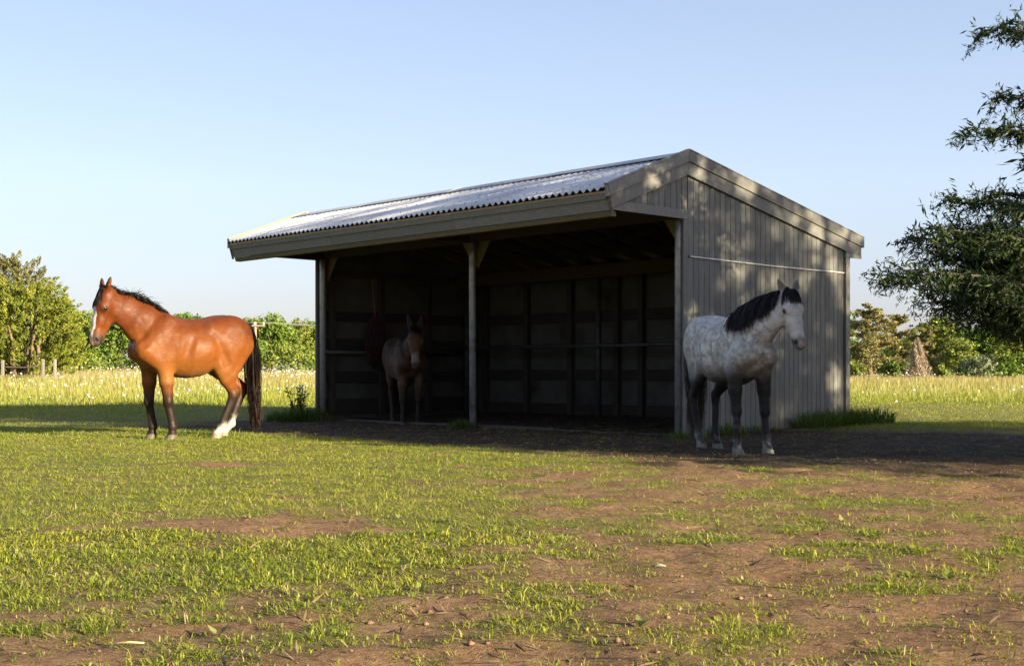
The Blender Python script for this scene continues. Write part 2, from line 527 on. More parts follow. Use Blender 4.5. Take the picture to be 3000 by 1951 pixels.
# mossy ends of the rake at the front eave
for x0, x1 in ((0.020, 0.074), (OX0 - 0.022, OX0 + .029)):
    plank('rake_end', M['moss'], [(-1.378, 2.70), (-1.366, 2.70), (-1.462, 3.03), (-1.474, 3.03)], 0, x0, x1, bevel=0)
plank('rake_end_block', M['trim'], [(3.62, 2.48), (4.06, 2.48), (4.06, 2.52), (3.74, 2.60)], 0, 0.028, 0.05)

# --- front eave: fascia leaning with the roof, drip edge, bare strip, underside lip
def lean(z):                                  # v of the fascia's outer face at height z
    return -1.372 - (z - 2.72) * 0.32
def fascia(name, mat, z0, z1, out0, out1, x0=OX0 + .03, x1=0.018):
    plank(name, mat, [(lean(z0) - out1, z0), (lean(z0) - out0, z0), (lean(z1) - out0, z1), (lean(z1) - out1, z1)], 0, x0, x1, bevel=.002)
for i in range(3):                            # three lengths butted together
    xa = OX0 + .03 + i * (0.018 - OX0 - .03) / 3
    xb = OX0 + .03 + (i + 1) * (0.018 - OX0 - .03) / 3 - .002
    fascia('fascia_board', M['trim'], 2.725, 2.862, -.03, 0.0, xa, xb)
    fascia('fascia_strip', M['trim'], 2.852, 2.918, 0.003, 0.022, xa, xb)
    fascia('drip_edge', M['pipe'], 2.919, 2.926, -.03, 0.026, xa, xb)
    fascia('eave_strip', M['rawwood'], 2.928, 2.950, -.06, 0.014, xa, xb)
fascia('eave_beam', M['greenwood'], 2.660, 2.722, -.10, -0.012)
# back eave
bx('fascia_board', M['trim'], OX0 + .03, 0.02, EAVE_B - .07, EAVE_B - .04, 2.50, 2.70)

# --- corrugated roof
def sheet(v0, v1, xa, xb, pitch=0.115, amp=0.021, seg=8, lift=0.0):
    n = max(2, int(round((xb - xa) / pitch * seg)))
    xs = np.linspace(xa, xb, n + 1)
    zz = amp * np.cos(xs / pitch * 2 * np.pi)
    V, Fq = [], []
    th = 0.006
    for v in (v0, v1):
        base = roof_z(v) + lift - .004
        for x, z in zip(xs, zz):
            V.append((x, v, base + z))
    for v in (v0, v1):
        base = roof_z(v) + lift - .004 - th
        for x, z in zip(xs, zz):
            V.append((x, v, base + z))
    m = n + 1
    for i in range(n):
        Fq += [(i, i + 1, m + i + 1, m + i), (2*m + i + 1, 2*m + i, 3*m + i, 3*m + i + 1),
               (i + 1, i, 2*m + i, 2*m + i + 1), (m + i, m + i + 1, 3*m + i + 1, 3*m + i)]
    Fq += [(0, m, 3*m, 2*m), (m - 1, 2*m - 1 + 0, 4*m - 1, 3*m - 1)]
    return np.array(V), np.array(Fq)
roof = empty('roof'); roof.parent = shed
NSH = 9
xr0, xr1 = OX0 + .03, 0.021
for i in range(NSH):
    xa = xr0 + (xr1 - xr0) * i / NSH - (0.06 if i else 0)
    xb = xr0 + (xr1 - xr0) * (i + 1) / NSH
    for v0, v1 in ((EAVE_F - .035, RIDGE[0] - .02), (RIDGE[0] + .02, EAVE_B + .02)):
        V, Fq = sheet(v0, v1, xa, xb, lift=0.0018 * (i % 2))
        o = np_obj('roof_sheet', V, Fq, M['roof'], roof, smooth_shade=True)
        o.data.materials.append(M['underside_shade'])
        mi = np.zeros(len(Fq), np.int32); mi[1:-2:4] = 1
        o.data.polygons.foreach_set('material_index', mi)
# screws in rows on the wave tops
mb = MB()
for v in (-1.33, -0.86, -0.42):
    k = 0
    for j in range(int(xr0 / .115) + 1, 0):
        x = j * 0.115
        if j % 2 == 0 or x < xr0 + .05: continue
        z = roof_z(v) + .016
        mb.tube([(x, v, z), (x, v - .003, z + .012)], .006, 6)
tag(mb.build('roof_screws', M['screw'], roof, fix=False), kind='stuff')
# ridge cap in four overlapping lengths
xe = [OX0 + .06, -6.32, -4.30, -2.08, 0.012]
for i in range(4):
    l = .012 + .005 * (i % 2)
    a0, a1 = xe[i] - (.10 if i else 0), xe[i + 1]
    d = .30
    pts = []
    for v in (RIDGE[0] - d, RIDGE[0] - .10, RIDGE[0] - .03, RIDGE[0] + .03, RIDGE[0] + .10, RIDGE[0] + d):
        pts.append((v, roof_z(v) + l + .018 - (.012 if abs(v - RIDGE[0]) < .05 else 0)))
    poly = pts + [(v, z - .008) for v, z in pts[::-1]]
    vs = [(a0, q[0], q[1]) for q in poly] + [(a1, q[0], q[1]) for q in poly]
    n = len(poly); h = n // 2
    fs = [(k, (k + 1) % n, n + (k + 1) % n, n + k) for k in range(n)]
    for base in (0, n):
        fs += [(base + k, base + k + 1, base + n - 2 - k, base + n - 1 - k) for k in range(h - 1)]
    MB().add(vs, fs).build('ridge_cap', M['cap'], roof)
mb = MB()
j = int(xr0 / .115)
while j < 0:
    x = j * .115
    v = RIDGE[0] - .27
    if x > xr0 + .1:
        mb.tube([(x, v, roof_z(v) + .02), (x, v - .003, roof_z(v) + .036)], .007, 6)
    j += 2
tag(mb.build('ridge_screws', M['screw'], roof, fix=False), kind='stuff')

# --- timber under the roof
nr = 14
for i in range(nr):
    x = -LEN + .10 + (LEN - .2) * i / (nr - 1)
    plank('rafter', M['rafter'], band_poly(-1.33, RIDGE[0] - .004, .10, .15), 0, x - .02, x + .02)
    plank('rafter', M['rafter'], band_poly(RIDGE[0] + .004, EAVE_B - .10, .10, .15), 0, x - .02, x + .02)
for v in (-1.0, -.5, .6, 1.3, 2.0, 2.7, 3.4):
    z = roof_z(v)
    bx('purlin', M['oldwood'], -LEN + .05, -.04, v - .045, v + .045, z - .098, z - .035)
bx('ridge_beam', M['oldwood'], -LEN + .04, -.04, RIDGE[0] - .02, RIDGE[0] + .02, 3.20, 3.42)
bx('front_beam', M['oldwood'], -LEN + .04, -.04, .105, .185, 2.76, 2.98)
bx('back_beam', M['oldwood'], -LEN + .04, -.04, 3.10, 3.20, 2.40, 2.62)

# --- steel posts, gussets and outriggers
POSTS = [(-0.095, 0.045), (-LEN / 2 - .03, 0.05), (-LEN + 0.13, 0.05)]
for i, (x, y) in enumerate(POSTS):
    mb = MB().tube([(x + (.018 if i == 1 else 0), y, -.1), (x, y, 2.56), (x, y, 2.74)], [.055, .055, .055] if i != 1 else [.055, .05, .05], 14)
    mb.build('post', M['pipe'], shed, smooth_shade=True)
    bx('post_bracket', M['oldwood'], x - .07, x + .07, y + .0, y + .075, 2.66, 2.76)
    bx('outrigger', M['oldwood'], x - .02, x + .02, -1.27, y - .06, 2.735, 2.83)
    for s in (-1, 1):
        if (i == 0 and s > 0) or (i == 2 and s < 0): continue
        plank('gusset', M['greenwood'], [(x + s * .005, 2.38), (x + s * .05, 2.38), (x + s * .34, 2.80), (x + s * .005, 2.80)], 1, y + .078, y + .096)
for x in (-LEN / 2 - .35, -LEN + .33):
    MB().tube([(x, 3.15, -.05), (x, 3.15, 2.42)], .048, 12).build('back_post', M['rail'], shed, smooth_shade=True)

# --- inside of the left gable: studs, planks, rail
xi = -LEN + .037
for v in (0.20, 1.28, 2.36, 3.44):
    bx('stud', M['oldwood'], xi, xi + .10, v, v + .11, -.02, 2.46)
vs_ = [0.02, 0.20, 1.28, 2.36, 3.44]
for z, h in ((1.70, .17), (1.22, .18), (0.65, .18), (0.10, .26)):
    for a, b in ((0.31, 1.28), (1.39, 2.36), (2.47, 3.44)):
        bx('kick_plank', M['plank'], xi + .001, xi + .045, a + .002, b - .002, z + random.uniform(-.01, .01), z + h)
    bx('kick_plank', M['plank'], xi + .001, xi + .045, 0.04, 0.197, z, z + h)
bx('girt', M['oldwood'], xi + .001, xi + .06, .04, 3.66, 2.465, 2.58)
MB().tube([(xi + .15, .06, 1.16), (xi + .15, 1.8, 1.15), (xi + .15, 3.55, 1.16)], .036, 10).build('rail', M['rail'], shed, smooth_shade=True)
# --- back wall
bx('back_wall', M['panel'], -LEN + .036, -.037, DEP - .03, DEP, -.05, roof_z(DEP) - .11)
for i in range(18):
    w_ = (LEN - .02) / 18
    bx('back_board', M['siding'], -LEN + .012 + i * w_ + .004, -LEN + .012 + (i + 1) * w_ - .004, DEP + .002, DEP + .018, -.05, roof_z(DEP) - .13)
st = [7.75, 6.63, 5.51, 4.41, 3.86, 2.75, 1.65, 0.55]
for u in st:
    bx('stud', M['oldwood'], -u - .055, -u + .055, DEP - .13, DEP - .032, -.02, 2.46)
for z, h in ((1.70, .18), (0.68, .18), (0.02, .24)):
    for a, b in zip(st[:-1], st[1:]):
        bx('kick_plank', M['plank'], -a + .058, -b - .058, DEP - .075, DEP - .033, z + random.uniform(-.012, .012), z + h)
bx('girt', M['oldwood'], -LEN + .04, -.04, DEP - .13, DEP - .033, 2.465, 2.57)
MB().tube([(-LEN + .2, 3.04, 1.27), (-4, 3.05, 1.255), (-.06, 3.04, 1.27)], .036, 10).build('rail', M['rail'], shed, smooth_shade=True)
# --- inside of the right gable (seen from a step to the side)
for v in (0.30, 1.28, 2.36, 3.40):
    bx('stud', M['oldwood'], -.137, -.037, v, v + .11, -.02, 2.46)
for z in (.35, .85, 1.35, 1.85, 2.25):
    bx('blocking', M['greenwood'] if z > 1.5 else M['oldwood'], -.036 - .045, -.0365, .03, .15, z, z + .2)
# --- worn sill across the opening
for i, (a, b, dz) in enumerate(((-7.7, -5.0, .01), (-4.98, -2.4, .02), (-2.38, -.3, .0))):
    bx('sill', M['concrete'], a, b, .10, .24, -.1, .012 + dz, bevel=.012)

# --- white cord along the gable wall
cord = empty('white_cord', (C0[0], C0[1], 0), RZ)
tag(cord, 'thin white cord stretched across the grey gable wall', 'cord')
MB().tube([(.028, .095, 2.272), (.034, 1.9, 2.250), (.028, DEP - .09, 2.252)], .0085, 6).build('line', M['rope_white'], cord)
for v, z in ((.095, 2.272), (DEP - .09, 2.252)):
    MB().tube([(.010, v, z), (.040, v, z)], .012, 6).build('hook', M['screw'], cord)
# ------------------------------------------------------------------ animals: one skin over bones and muscles
def v3(*a): return np.array(a, float)

class Body:
    """implicit body on a grid: smooth unions of tapered limbs, turned into one continuous mesh"""
    def __init__(self, lo, hi, h):
        self.lo, self.h = np.array(lo, float), h
        self.n = np.ceil((np.array(hi) - self.lo) / h).astype(int) + 1
        self.D = np.full(self.n, 0.5, np.float32)
        self.ax = [self.lo[i] + h * np.arange(self.n[i]) for i in range(3)]
    def _slice(self, lo, hi):
        a = np.maximum(np.floor((np.array(lo) - self.lo) / self.h).astype(int), 0)
        b = np.minimum(np.ceil((np.array(hi) - self.lo) / self.h).astype(int) + 1, self.n)
        return tuple(slice(i, max(j, i)) for i, j in zip(a, b))
    def _grid(self, s):
        return np.meshgrid(*[self.ax[i][s[i]] for i in range(3)], indexing='ij')
    def _merge(self, s, d, k, sub=False):
        a = self.D[s]
        if sub:
            h = np.clip(0.5 - 0.5 * (a + d) / k, 0, 1)
            self.D[s] = a * (1 - h) + (-d) * h + k * h * (1 - h)
        else:
            h = np.clip(0.5 + 0.5 * (a - d) / k, 0, 1)
            self.D[s] = a * (1 - h) + d * h - k * h * (1 - h)
    def cone(self, a, b, ra, rb, k=0.04, lat=(0, 1, 0), sub=False):
        a, b = np.array(a, float), np.array(b, float)
        if not hasattr(ra, '__len__'): ra = (ra, ra)
        if not hasattr(rb, '__len__'): rb = (rb, rb)
        L_ = np.linalg.norm(b - a) + 1e-9
        w = (b - a) / L_
        sg = np.cross(w, np.array(lat, float)); sg /= np.linalg.norm(sg)
        lt = np.cross(sg, w)
        mr = max(*ra, *rb) + k + 0.05
        s = self._slice(np.minimum(a, b) - mr, np.maximum(a, b) + mr)
        X, Y, Z = self._grid(s)
        if X.size == 0: return
        px, py, pz = X - a[0], Y - a[1], Z - a[2]
        t0 = px * w[0] + py * w[1] + pz * w[2]
        t = np.clip(t0 / L_, 0, 1)
        q = t0 - t * L_
        ql = px * lt[0] + py * lt[1] + pz * lt[2]
        qs = px * sg[0] + py * sg[1] + pz * sg[2]
        rl = ra[0] + (rb[0] - ra[0]) * t
        rs = ra[1] + (rb[1] - ra[1]) * t
        mn = np.minimum(rl, rs)
        f = np.sqrt((ql / rl) ** 2 + (qs / rs) ** 2 + (q / mn) ** 2)
        g = np.sqrt((ql / rl ** 2) ** 2 + (qs / rs ** 2) ** 2 + (q / mn ** 2) ** 2) + 1e-6
        d = np.where(f < 1e-3, -mn, f * (f - 1) / g)
        d = np.maximum(d, -mn)
        self._merge(s, d.astype(np.float32), k, sub)
    def ball(self, c, r, k=0.04, sub=False):
        c = np.array(c, float); r = np.array(r if hasattr(r, '__len__') else (r, r, r), float)
        s = self._slice(c - r - k - .05, c + r + k + .05)
        X, Y, Z = self._grid(s)
        if X.size == 0: return
        x, y, z = (X - c[0]), (Y - c[1]), (Z - c[2])
        f = np.sqrt((x / r[0]) ** 2 + (y / r[1]) ** 2 + (z / r[2]) ** 2)
        g = np.sqrt((x / r[0] ** 2) ** 2 + (y / r[1] ** 2) ** 2 + (z / r[2] ** 2) ** 2) + 1e-6
        d = np.where(f < 1e-3, -r.min(), f * (f - 1) / g)
        self._merge(s, np.maximum(d, -r.min()).astype(np.float32), k, sub)
    def trunk(self, tab, k=0.03, pw=2.0):
        T = np.array(tab, float)
        s = self._slice((T[0, 0] - .2, -.55, .4), (T[-1, 0] + .2, .55, 1.9))
        X, Y, Z = self._grid(s)
        xs = np.clip(self.ax[0][s[0]], T[0, 0], T[-1, 0])
        # smooth interpolation of the table
        xf = np.linspace(T[0, 0], T[-1, 0], 400)
        cols = []
        for c in (1, 2, 3):
            yv = np.interp(xf, T[:, 0], T[:, c])
            ker = np.hanning(23); ker /= ker.sum()
            yp = np.pad(yv, 11, mode='reflect', reflect_type='odd')
            cols.append(np.interp(xs, xf, np.convolve(yp, ker, 'valid')))
        top, bot, hw = cols
        zc = (top + bot) / 2; rz = np.maximum((top - bot) / 2, .02); ry = np.maximum(hw, .02)
        zc, rz, ry = zc[:, None, None], rz[:, None, None], ry[:, None, None]
        # pear-shaped section: widest a little below the middle
        zz = (Z - zc) / rz
        ryy = ry * (1 - .10 * np.clip(zz, -1, 1) - .10 * np.clip(zz, 0, 1) ** 2)
        f = (np.abs(Y / ryy) ** pw + np.abs(zz) ** pw) ** (1 / pw)
        g = np.sqrt((Y / ryy ** 2) ** 2 + (zz / rz) ** 2) + 1e-6
        d = np.where(f < 1e-3, -.1, f * (f - 1) / g)
        d = np.clip(d, -.12, 1)
        ex = np.maximum(X - T[-1, 0], 0) + np.maximum(T[0, 0] - X, 0)
        d = np.sqrt(np.maximum(d, 0) ** 2 + ex ** 2) + np.minimum(d, 0)
        self._merge(s, d.astype(np.float32), k)
    def floor(self, z=0.0):
        s = self._slice((self.lo[0], self.lo[1], self.lo[2]), (self.lo[0] + 99, self.lo[1] + 99, z + .06))
        X, Y, Z = self._grid(s)
        self.D[s] = np.maximum(self.D[s], (z - Z))
    def sample(self, P):
        q = (np.asarray(P) - self.lo) / self.h
        q = np.clip(q, 0, self.n - 1.001)
        i = np.floor(q).astype(int); f = q - i
        o = 0
        for dx in (0, 1):
            for dy in (0, 1):
                for dz in (0, 1):
                    w = (f[:, 0] if dx else 1 - f[:, 0]) * (f[:, 1] if dy else 1 - f[:, 1]) * (f[:, 2] if dz else 1 - f[:, 2])
                    o = o + w * self.D[i[:, 0] + dx, i[:, 1] + dy, i[:, 2] + dz]
        return o
    def grad(self, P):
        e = self.h
        g = np.stack([self.sample(P + np.eye(3)[i] * e) - self.sample(P - np.eye(3)[i] * e) for i in range(3)], 1)
        return g / (np.linalg.norm(g, axis=1, keepdims=True) + 1e-9)
    def push_out(self, P, dist, it=4):
        for _ in range(it):
            d = self.sample(P)
            m = d < dist
            if not m.any(): break
            P[m] += self.grad(P[m]) * (dist - d[m])[:, None]
        return P
    def mesh(self):
        D, h = self.D, self.h
        S = D < 0
        nx, ny, nz = D.shape
        cnt = np.zeros((nx-1, ny-1, nz-1), np.int8)
        for dx in (0, 1):
            for dy in (0, 1):
                for dz in (0, 1):
                    cnt += S[dx:nx-1+dx, dy:ny-1+dy, dz:nz-1+dz]
        act = np.argwhere((cnt > 0) & (cnt < 8))
        ids = np.full(cnt.shape, -1, np.int32)
        ids[act[:, 0], act[:, 1], act[:, 2]] = np.arange(len(act))
        acc = np.zeros((len(act), 3)); num = np.zeros(len(act))
        for ax in range(3):
            o1, o2 = [(1, 2), (0, 2), (0, 1)][ax]
            for b in (0, 1):
                for c in (0, 1):
                    off = np.zeros(3, int); off[o1] = b; off[o2] = c
                    p0 = act + off; p1 = p0.copy(); p1[:, ax] += 1
                    d0 = D[p0[:, 0], p0[:, 1], p0[:, 2]]; d1 = D[p1[:, 0], p1[:, 1], p1[:, 2]]
                    m = (d0 < 0) != (d1 < 0)
                    t = d0[m] / (d0[m] - d1[m])
                    q = p0[m].astype(float); q[:, ax] += t
                    acc[m] += q; num[m] += 1
        V = self.lo + h * acc / num[:, None]
        F = []
        for ax in range(3):
            o1, o2 = [(1, 2), (2, 0), (0, 1)][ax]
            sl0 = [slice(None)] * 3; sl1 = [slice(None)] * 3
            sl0[ax] = slice(0, -1); sl1[ax] = slice(1, None)
            ch = S[tuple(sl0)] != S[tuple(sl1)]
            e = np.argwhere(ch)
            e = e[(e[:, o1] > 0) & (e[:, o2] > 0) & (e[:, o1] < D.shape[o1] - 1) & (e[:, o2] < D.shape[o2] - 1)]
            ins = S[e[:, 0], e[:, 1], e[:, 2]]
            q = []
            for b, c in ((1, 1), (0, 1), (0, 0), (1, 0)):
                g = e.copy(); g[:, o1] -= b; g[:, o2] -= c
                q.append(ids[g[:, 0], g[:, 1], g[:, 2]])
            q = np.stack(q, 1)
            q[~ins] = q[~ins][:, ::-1]
            F.append(q)
        F = np.concatenate(F)
        F = F[(F >= 0).all(1)]
        # two rounds of gentle smoothing
        for lam in (.5, -.34, .5, -.34):
            s_ = np.zeros_like(V); n_ = np.zeros(len(V))
            for i in range(4):
                a, b = F[:, i], F[:, (i + 1) % 4]
                for c in range(3):
                    s_[:, c] += np.bincount(a, V[b, c], len(V)) + np.bincount(b, V[a, c], len(V))
                n_ += np.bincount(a, minlength=len(V)) + np.bincount(b, minlength=len(V))
            V = V + lam * (s_ / np.maximum(n_, 1)[:, None] - V)
        return V, F

TRUNK = [  # x, top, bottom, half width (a horse 1.50 m at the withers)
    (-.80, 1.20, 1.08, .05), (-.76, 1.30, 1.00, .14), (-.68, 1.405, .95, .20), (-.56, 1.475, .90, .245), (-.44, 1.495, .87, .265),
    (-.32, 1.48, .825, .285), (-.15, 1.44, .765, .31), (.02, 1.425, .745, .315), (.16, 1.455, .755, .30), (.26, 1.50, .775, .27),
    (.38, 1.48, .795, .24), (.50, 1.36, .83, .21), (.58, 1.24, .89, .16), (.62, 1.16, .96, .10)]

def head_frame(P, yaw, pitch):
    hh = np.array([math.cos(yaw), math.sin(yaw), 0])
    A = hh * math.sin(pitch) - np.array([0, 0, 1]) * math.cos(pitch)
    Nn = hh * math.cos(pitch) + np.array([0, 0, 1]) * math.sin(pitch)
    Lf = np.array([-hh[1], hh[0], 0])
    return np.array(P, float), A, Nn, Lf

def build_animal(cfg):
    """cfg in metres for a 1.50 m horse; returns the implicit body and the head frame"""
    B = Body((-1.05, -.62, -.03), (1.55, .75, 2.15), cfg.get('h', .013))
    T = [(x, t, b + cfg.get('belly', 0) * math.exp(-((x + .02) / .3) ** 2), w * (1 + cfg.get('fat', 0) * math.exp(-((x + .05) / .35) ** 2))) for x, t, b, w in TRUNK]
    B.trunk(T)
    for sd in (1, -1):
        side = 'L' if sd > 0 else 'R'
        # shoulder blade, arm
        B.cone((.24, sd*.13, 1.38), (.52, sd*.165, 1.05), (.065, .10), (.085, .13), .06)
        B.cone((.57, sd*.15, 1.03), (.36, sd*.17, .90), (.085, .095), (.085, .11), .06)
        B.cone((.08, sd*.185, 1.22), (.30, sd*.19, .98), (.06, .10), (.07, .10), .08)       # triceps
        el, kn, fe, ho = [np.array(q, float) for q in cfg['fore' + side]]
        B.cone((el[0], el[1], el[2] + .06), el + (kn - el) * .45, (.084, .112), (.068, .080), .045)
        B.cone(el + (kn - el) * .45, kn, (.066, .078), (.050, .053), .03)
        B.ball(kn + v3(.008, 0, 0), (.056, .053, .066), .025)                           # knee
        B.cone(kn - v3(0, 0, .03), fe + v3(0, 0, .03), (.038, .047), (.035, .046), .02)
        B.cone(kn - v3(.022, 0, .05), fe + v3(-.024, 0, .02), .016, .02, .02)            # tendon
        B.ball(fe, (.053, .048, .052), .02)
        B.ball(fe - v3(.035, 0, .005), (.022, .026, .03), .02)                          # ergot
        B.cone(fe, ho + v3(-.008, 0, .07), (.038, .040), (.042, .045), .02)
        B.cone(ho + v3(-.004, 0, .062), ho + v3(.014, 0, -.012), (.054, .058), (.067, .074), .012)   # hoof
        # quarters
        B.ball((-.50, sd*.115, 1.22), (.27, .165, .255), .06)
        B.ball((-.22, sd*.20, 1.30), (.07, .06, .07), .07)                              # hip point
        sti, hk, hf, hh = [np.array(q, float) for q in cfg['hind' + side]]
        B.cone((-.52, sd*.14, 1.14), sti + v3(-.05, 0, .04), (.135, .21), (.095, .135), .06)
        B.cone((-.66, sd*.115, 1.14), (sti + hk) / 2 + v3(-.06, 0, .06), (.10, .125), (.066, .075), .05)
        B.cone(sti + v3(-.02, 0, 0), sti + (hk - sti) * .5, (.085, .115), (.060, .078), .04)
        B.cone(sti + (hk - sti) * .5, hk + v3(.006, 0, .03), (.058, .072), (.040, .050), .03)
        pt = hk + v3(-.052, 0, .045)
        B.cone((sti + hk) / 2 + v3(-.06, 0, .04), pt, (.034, .038), (.020, .026), .03)   # hamstring to the point of hock
        B.cone(pt, hk - v3(.012, 0, .05), (.028, .030), (.034, .040), .025)
        B.ball(hk, (.054, .046, .065), .025)
        B.cone(hk - v3(0, 0, .02), hf + v3(0, 0, .03), (.038, .048), (.033, .043), .02)
        B.cone(hk - v3(.028, 0, .05), hf + v3(-.024, 0, .02), .017, .02, .02)
        B.ball(hf, (.053, .048, .054), .02)
        B.ball(hf - v3(.036, 0, .005), (.022, .026, .03), .02)
        B.cone(hf, hh + v3(-.008, 0, .07), (.038, .040), (.042, .045), .02)
        B.cone(hh + v3(-.004, 0, .062), hh + v3(.012, 0, -.012), (.052, .056), (.064, .070), .012)
    for sd in (1, -1):                       # hollows between the muscles
        B.cone((.04, sd*.352, 1.24), (.17, sd*.348, .86), .045, .05, .06, sub=True)
        B.cone((-.24, sd*.335, 1.22), (-.40, sd*.30, .88), .04, .05, .06, sub=True)
        B.cone((.40, sd*.285, 1.36), (.62, sd*.255, 1.12), .035, .04, .05, sub=True)
    # breast
    B.ball((.58, .085, 1.06), (.10, .085, .13), .05); B.ball((.58, -.085, 1.06), (.10, .085, .13), .05)
    # tail root
    B.cone((-.72, 0, 1.36), (-.82, 0, 1.27), .055, .035, .05)
    # neck
    nk = cfg['neck']                                                                  # (point, half width, half depth)
    for (p0, l0, s0), (p1, l1, s1) in zip(nk[:-1], nk[1:]):
        B.cone(p0, p1, (l0, s0), (l1, s1), .06)
    # head
    P, A, Nn, Lf = head_frame(*cfg['head'])
    hs = cfg.get('head_size', 1.0)
    hw = cfg.get('head_w', 1.16)
    def hp(a, n, l=0): return P + (A * a + Nn * n + Lf * l * hw) * hs
    def hc(p0, p1, r0, r1, k=.03, sub=False):
        r0 = tuple(x * hs for x in (r0 if hasattr(r0, '__len__') else (r0, r0)))
        r1 = tuple(x * hs for x in (r1 if hasattr(r1, '__len__') else (r1, r1)))
        if r0[0] > .03: r0 = (r0[0] * hw, r0[1] * 1.06)
        if r1[0] > .03: r1 = (r1[0] * hw, r1[1] * 1.06)
        B.cone(hp(*p0), hp(*p1), r0, r1, k * hs, lat=Lf, sub=sub)
    hc((.02, -.075), (.17, -.062), (.078, .085), (.094, .088), .05)
    hc((.16, -.062), (.33, -.060), (.090, .086), (.060, .066), .04)
    hc((.33, -.060), (.49, -.060), (.058, .064), (.047, .054), .04)
    hc((.48, -.066), (.565, -.072), (.050, .056), (.052, .050), .03)
    hc((.09, -.165), (.22, -.165), (.052, .080), (.047, .075), .05)
    for s in (1, -1):
        hc((.11, -.15, s*.048), (.21, -.155, s*.045), (.030, .075), (.026, .07), .03)     # cheek
        hc((.165, -.022, s*.070), (.205, -.040, s*.082), .028, .024, .025)                # brow and orbit
        hc((.24, -.085, s*.074), (.36, -.085, s*.054), .012, .008, .025)                  # facial crest
        hc((.525, -.040, s*.032), (.555, -.062, s*.042), .024, .020, .02)                 # nostril wing
    hc((.22, -.160), (.49, -.120), (.040, .055), (.034, .034), .04)
    hc((.50, -.125), (.54, -.125), (.034, .028), (.030, .024), .025)                      # chin
    for s in (1, -1):
        hc((.528, -.040, s*.050), (.556, -.062, s*.054), .012, .016, .010, sub=True)
        hc((.500, -.112, s*.05), (.585, -.116, s*.03), .008, .008, .010, sub=True)
        hc((.13, -.272, s*.075), (.25, -.262, s*.055), .018, .014, .022, sub=True)
        hc((.235, -.125, s*.083), (.33, -.118, s*.068), .014, .012, .03, sub=True)
        # ears
        eb = hp(.005, -.035, s*.052)
        et = cfg['ear'](s, P, A, Nn, Lf, hs)
        ax = (et - eb); Le = np.linalg.norm(ax); ax /= Le
        wid = cfg.get('ear_w', .043)
        latv = np.cross(ax, Nn); latv /= np.linalg.norm(latv)
        mid = eb + ax * Le * .45
        B.cone(eb - ax * .01, mid, (wid * .75, .028), (wid, .027), .02, lat=latv)
        B.cone(mid, mid + (et - mid) * .55, (wid, .027), (wid * .72, .020), .012, lat=latv)
        B.cone(mid + (et - mid) * .55, et, (wid * .72, .020), (.011, .010), .012, lat=latv)
        fr = np.cross(latv, ax); fr = fr if np.dot(fr, Nn) > 0 else -fr
        fo = cfg.get('ear_face', fr)
        B.cone(mid - ax * Le * .22 + fr * .024, mid + ax * Le * .30 + fr * .024, (wid * .55, .016), (wid * .3, .010), .01, lat=latv, sub=True)
    B.floor(0.0)
    return B, (P, A, Nn, Lf, hs)

def to_head(V, fr):
    P, A, Nn, Lf, hs = fr
    q = (V - P) / hs
    return q @ A, q @ Nn, q @ Lf

def mix(a, b, t):
    t = np.clip(t, 0, 1)[:, None]
    return np.asarray(a) * (1 - t) + np.asarray(b) * t

def strands(paths, w0, w1, rng, flat=None):
    """paths (n,m,3) -> ribbons"""
    n, m, _ = paths.shape
    tan = np.gradient(paths, axis=1)
    tan /= np.linalg.norm(tan, axis=2, keepdims=True) + 1e-9
    r = rng.normal(size=(n, 1, 3)) if flat is None else np.asarray(flat)[:, None, :] + .4 * rng.normal(size=(n, 1, 3))
    sd = np.cross(tan, np.broadcast_to(r, tan.shape))
    sd /= np.linalg.norm(sd, axis=2, keepdims=True) + 1e-9
    w = (w0 + (w1 - w0) * np.linspace(0, 1, m) ** 1.5)[None, :, None]
    V = np.stack([paths - sd * w, paths + sd * w], 2).reshape(-1, 3)
    base = (np.arange(n) * m * 2)[:, None]
    j = np.arange(m - 1)[None, :] * 2
    F = np.stack([base + j, base + j + 1, base + j + 3, base + j + 2], -1).reshape(-1, 4)
    return V, F

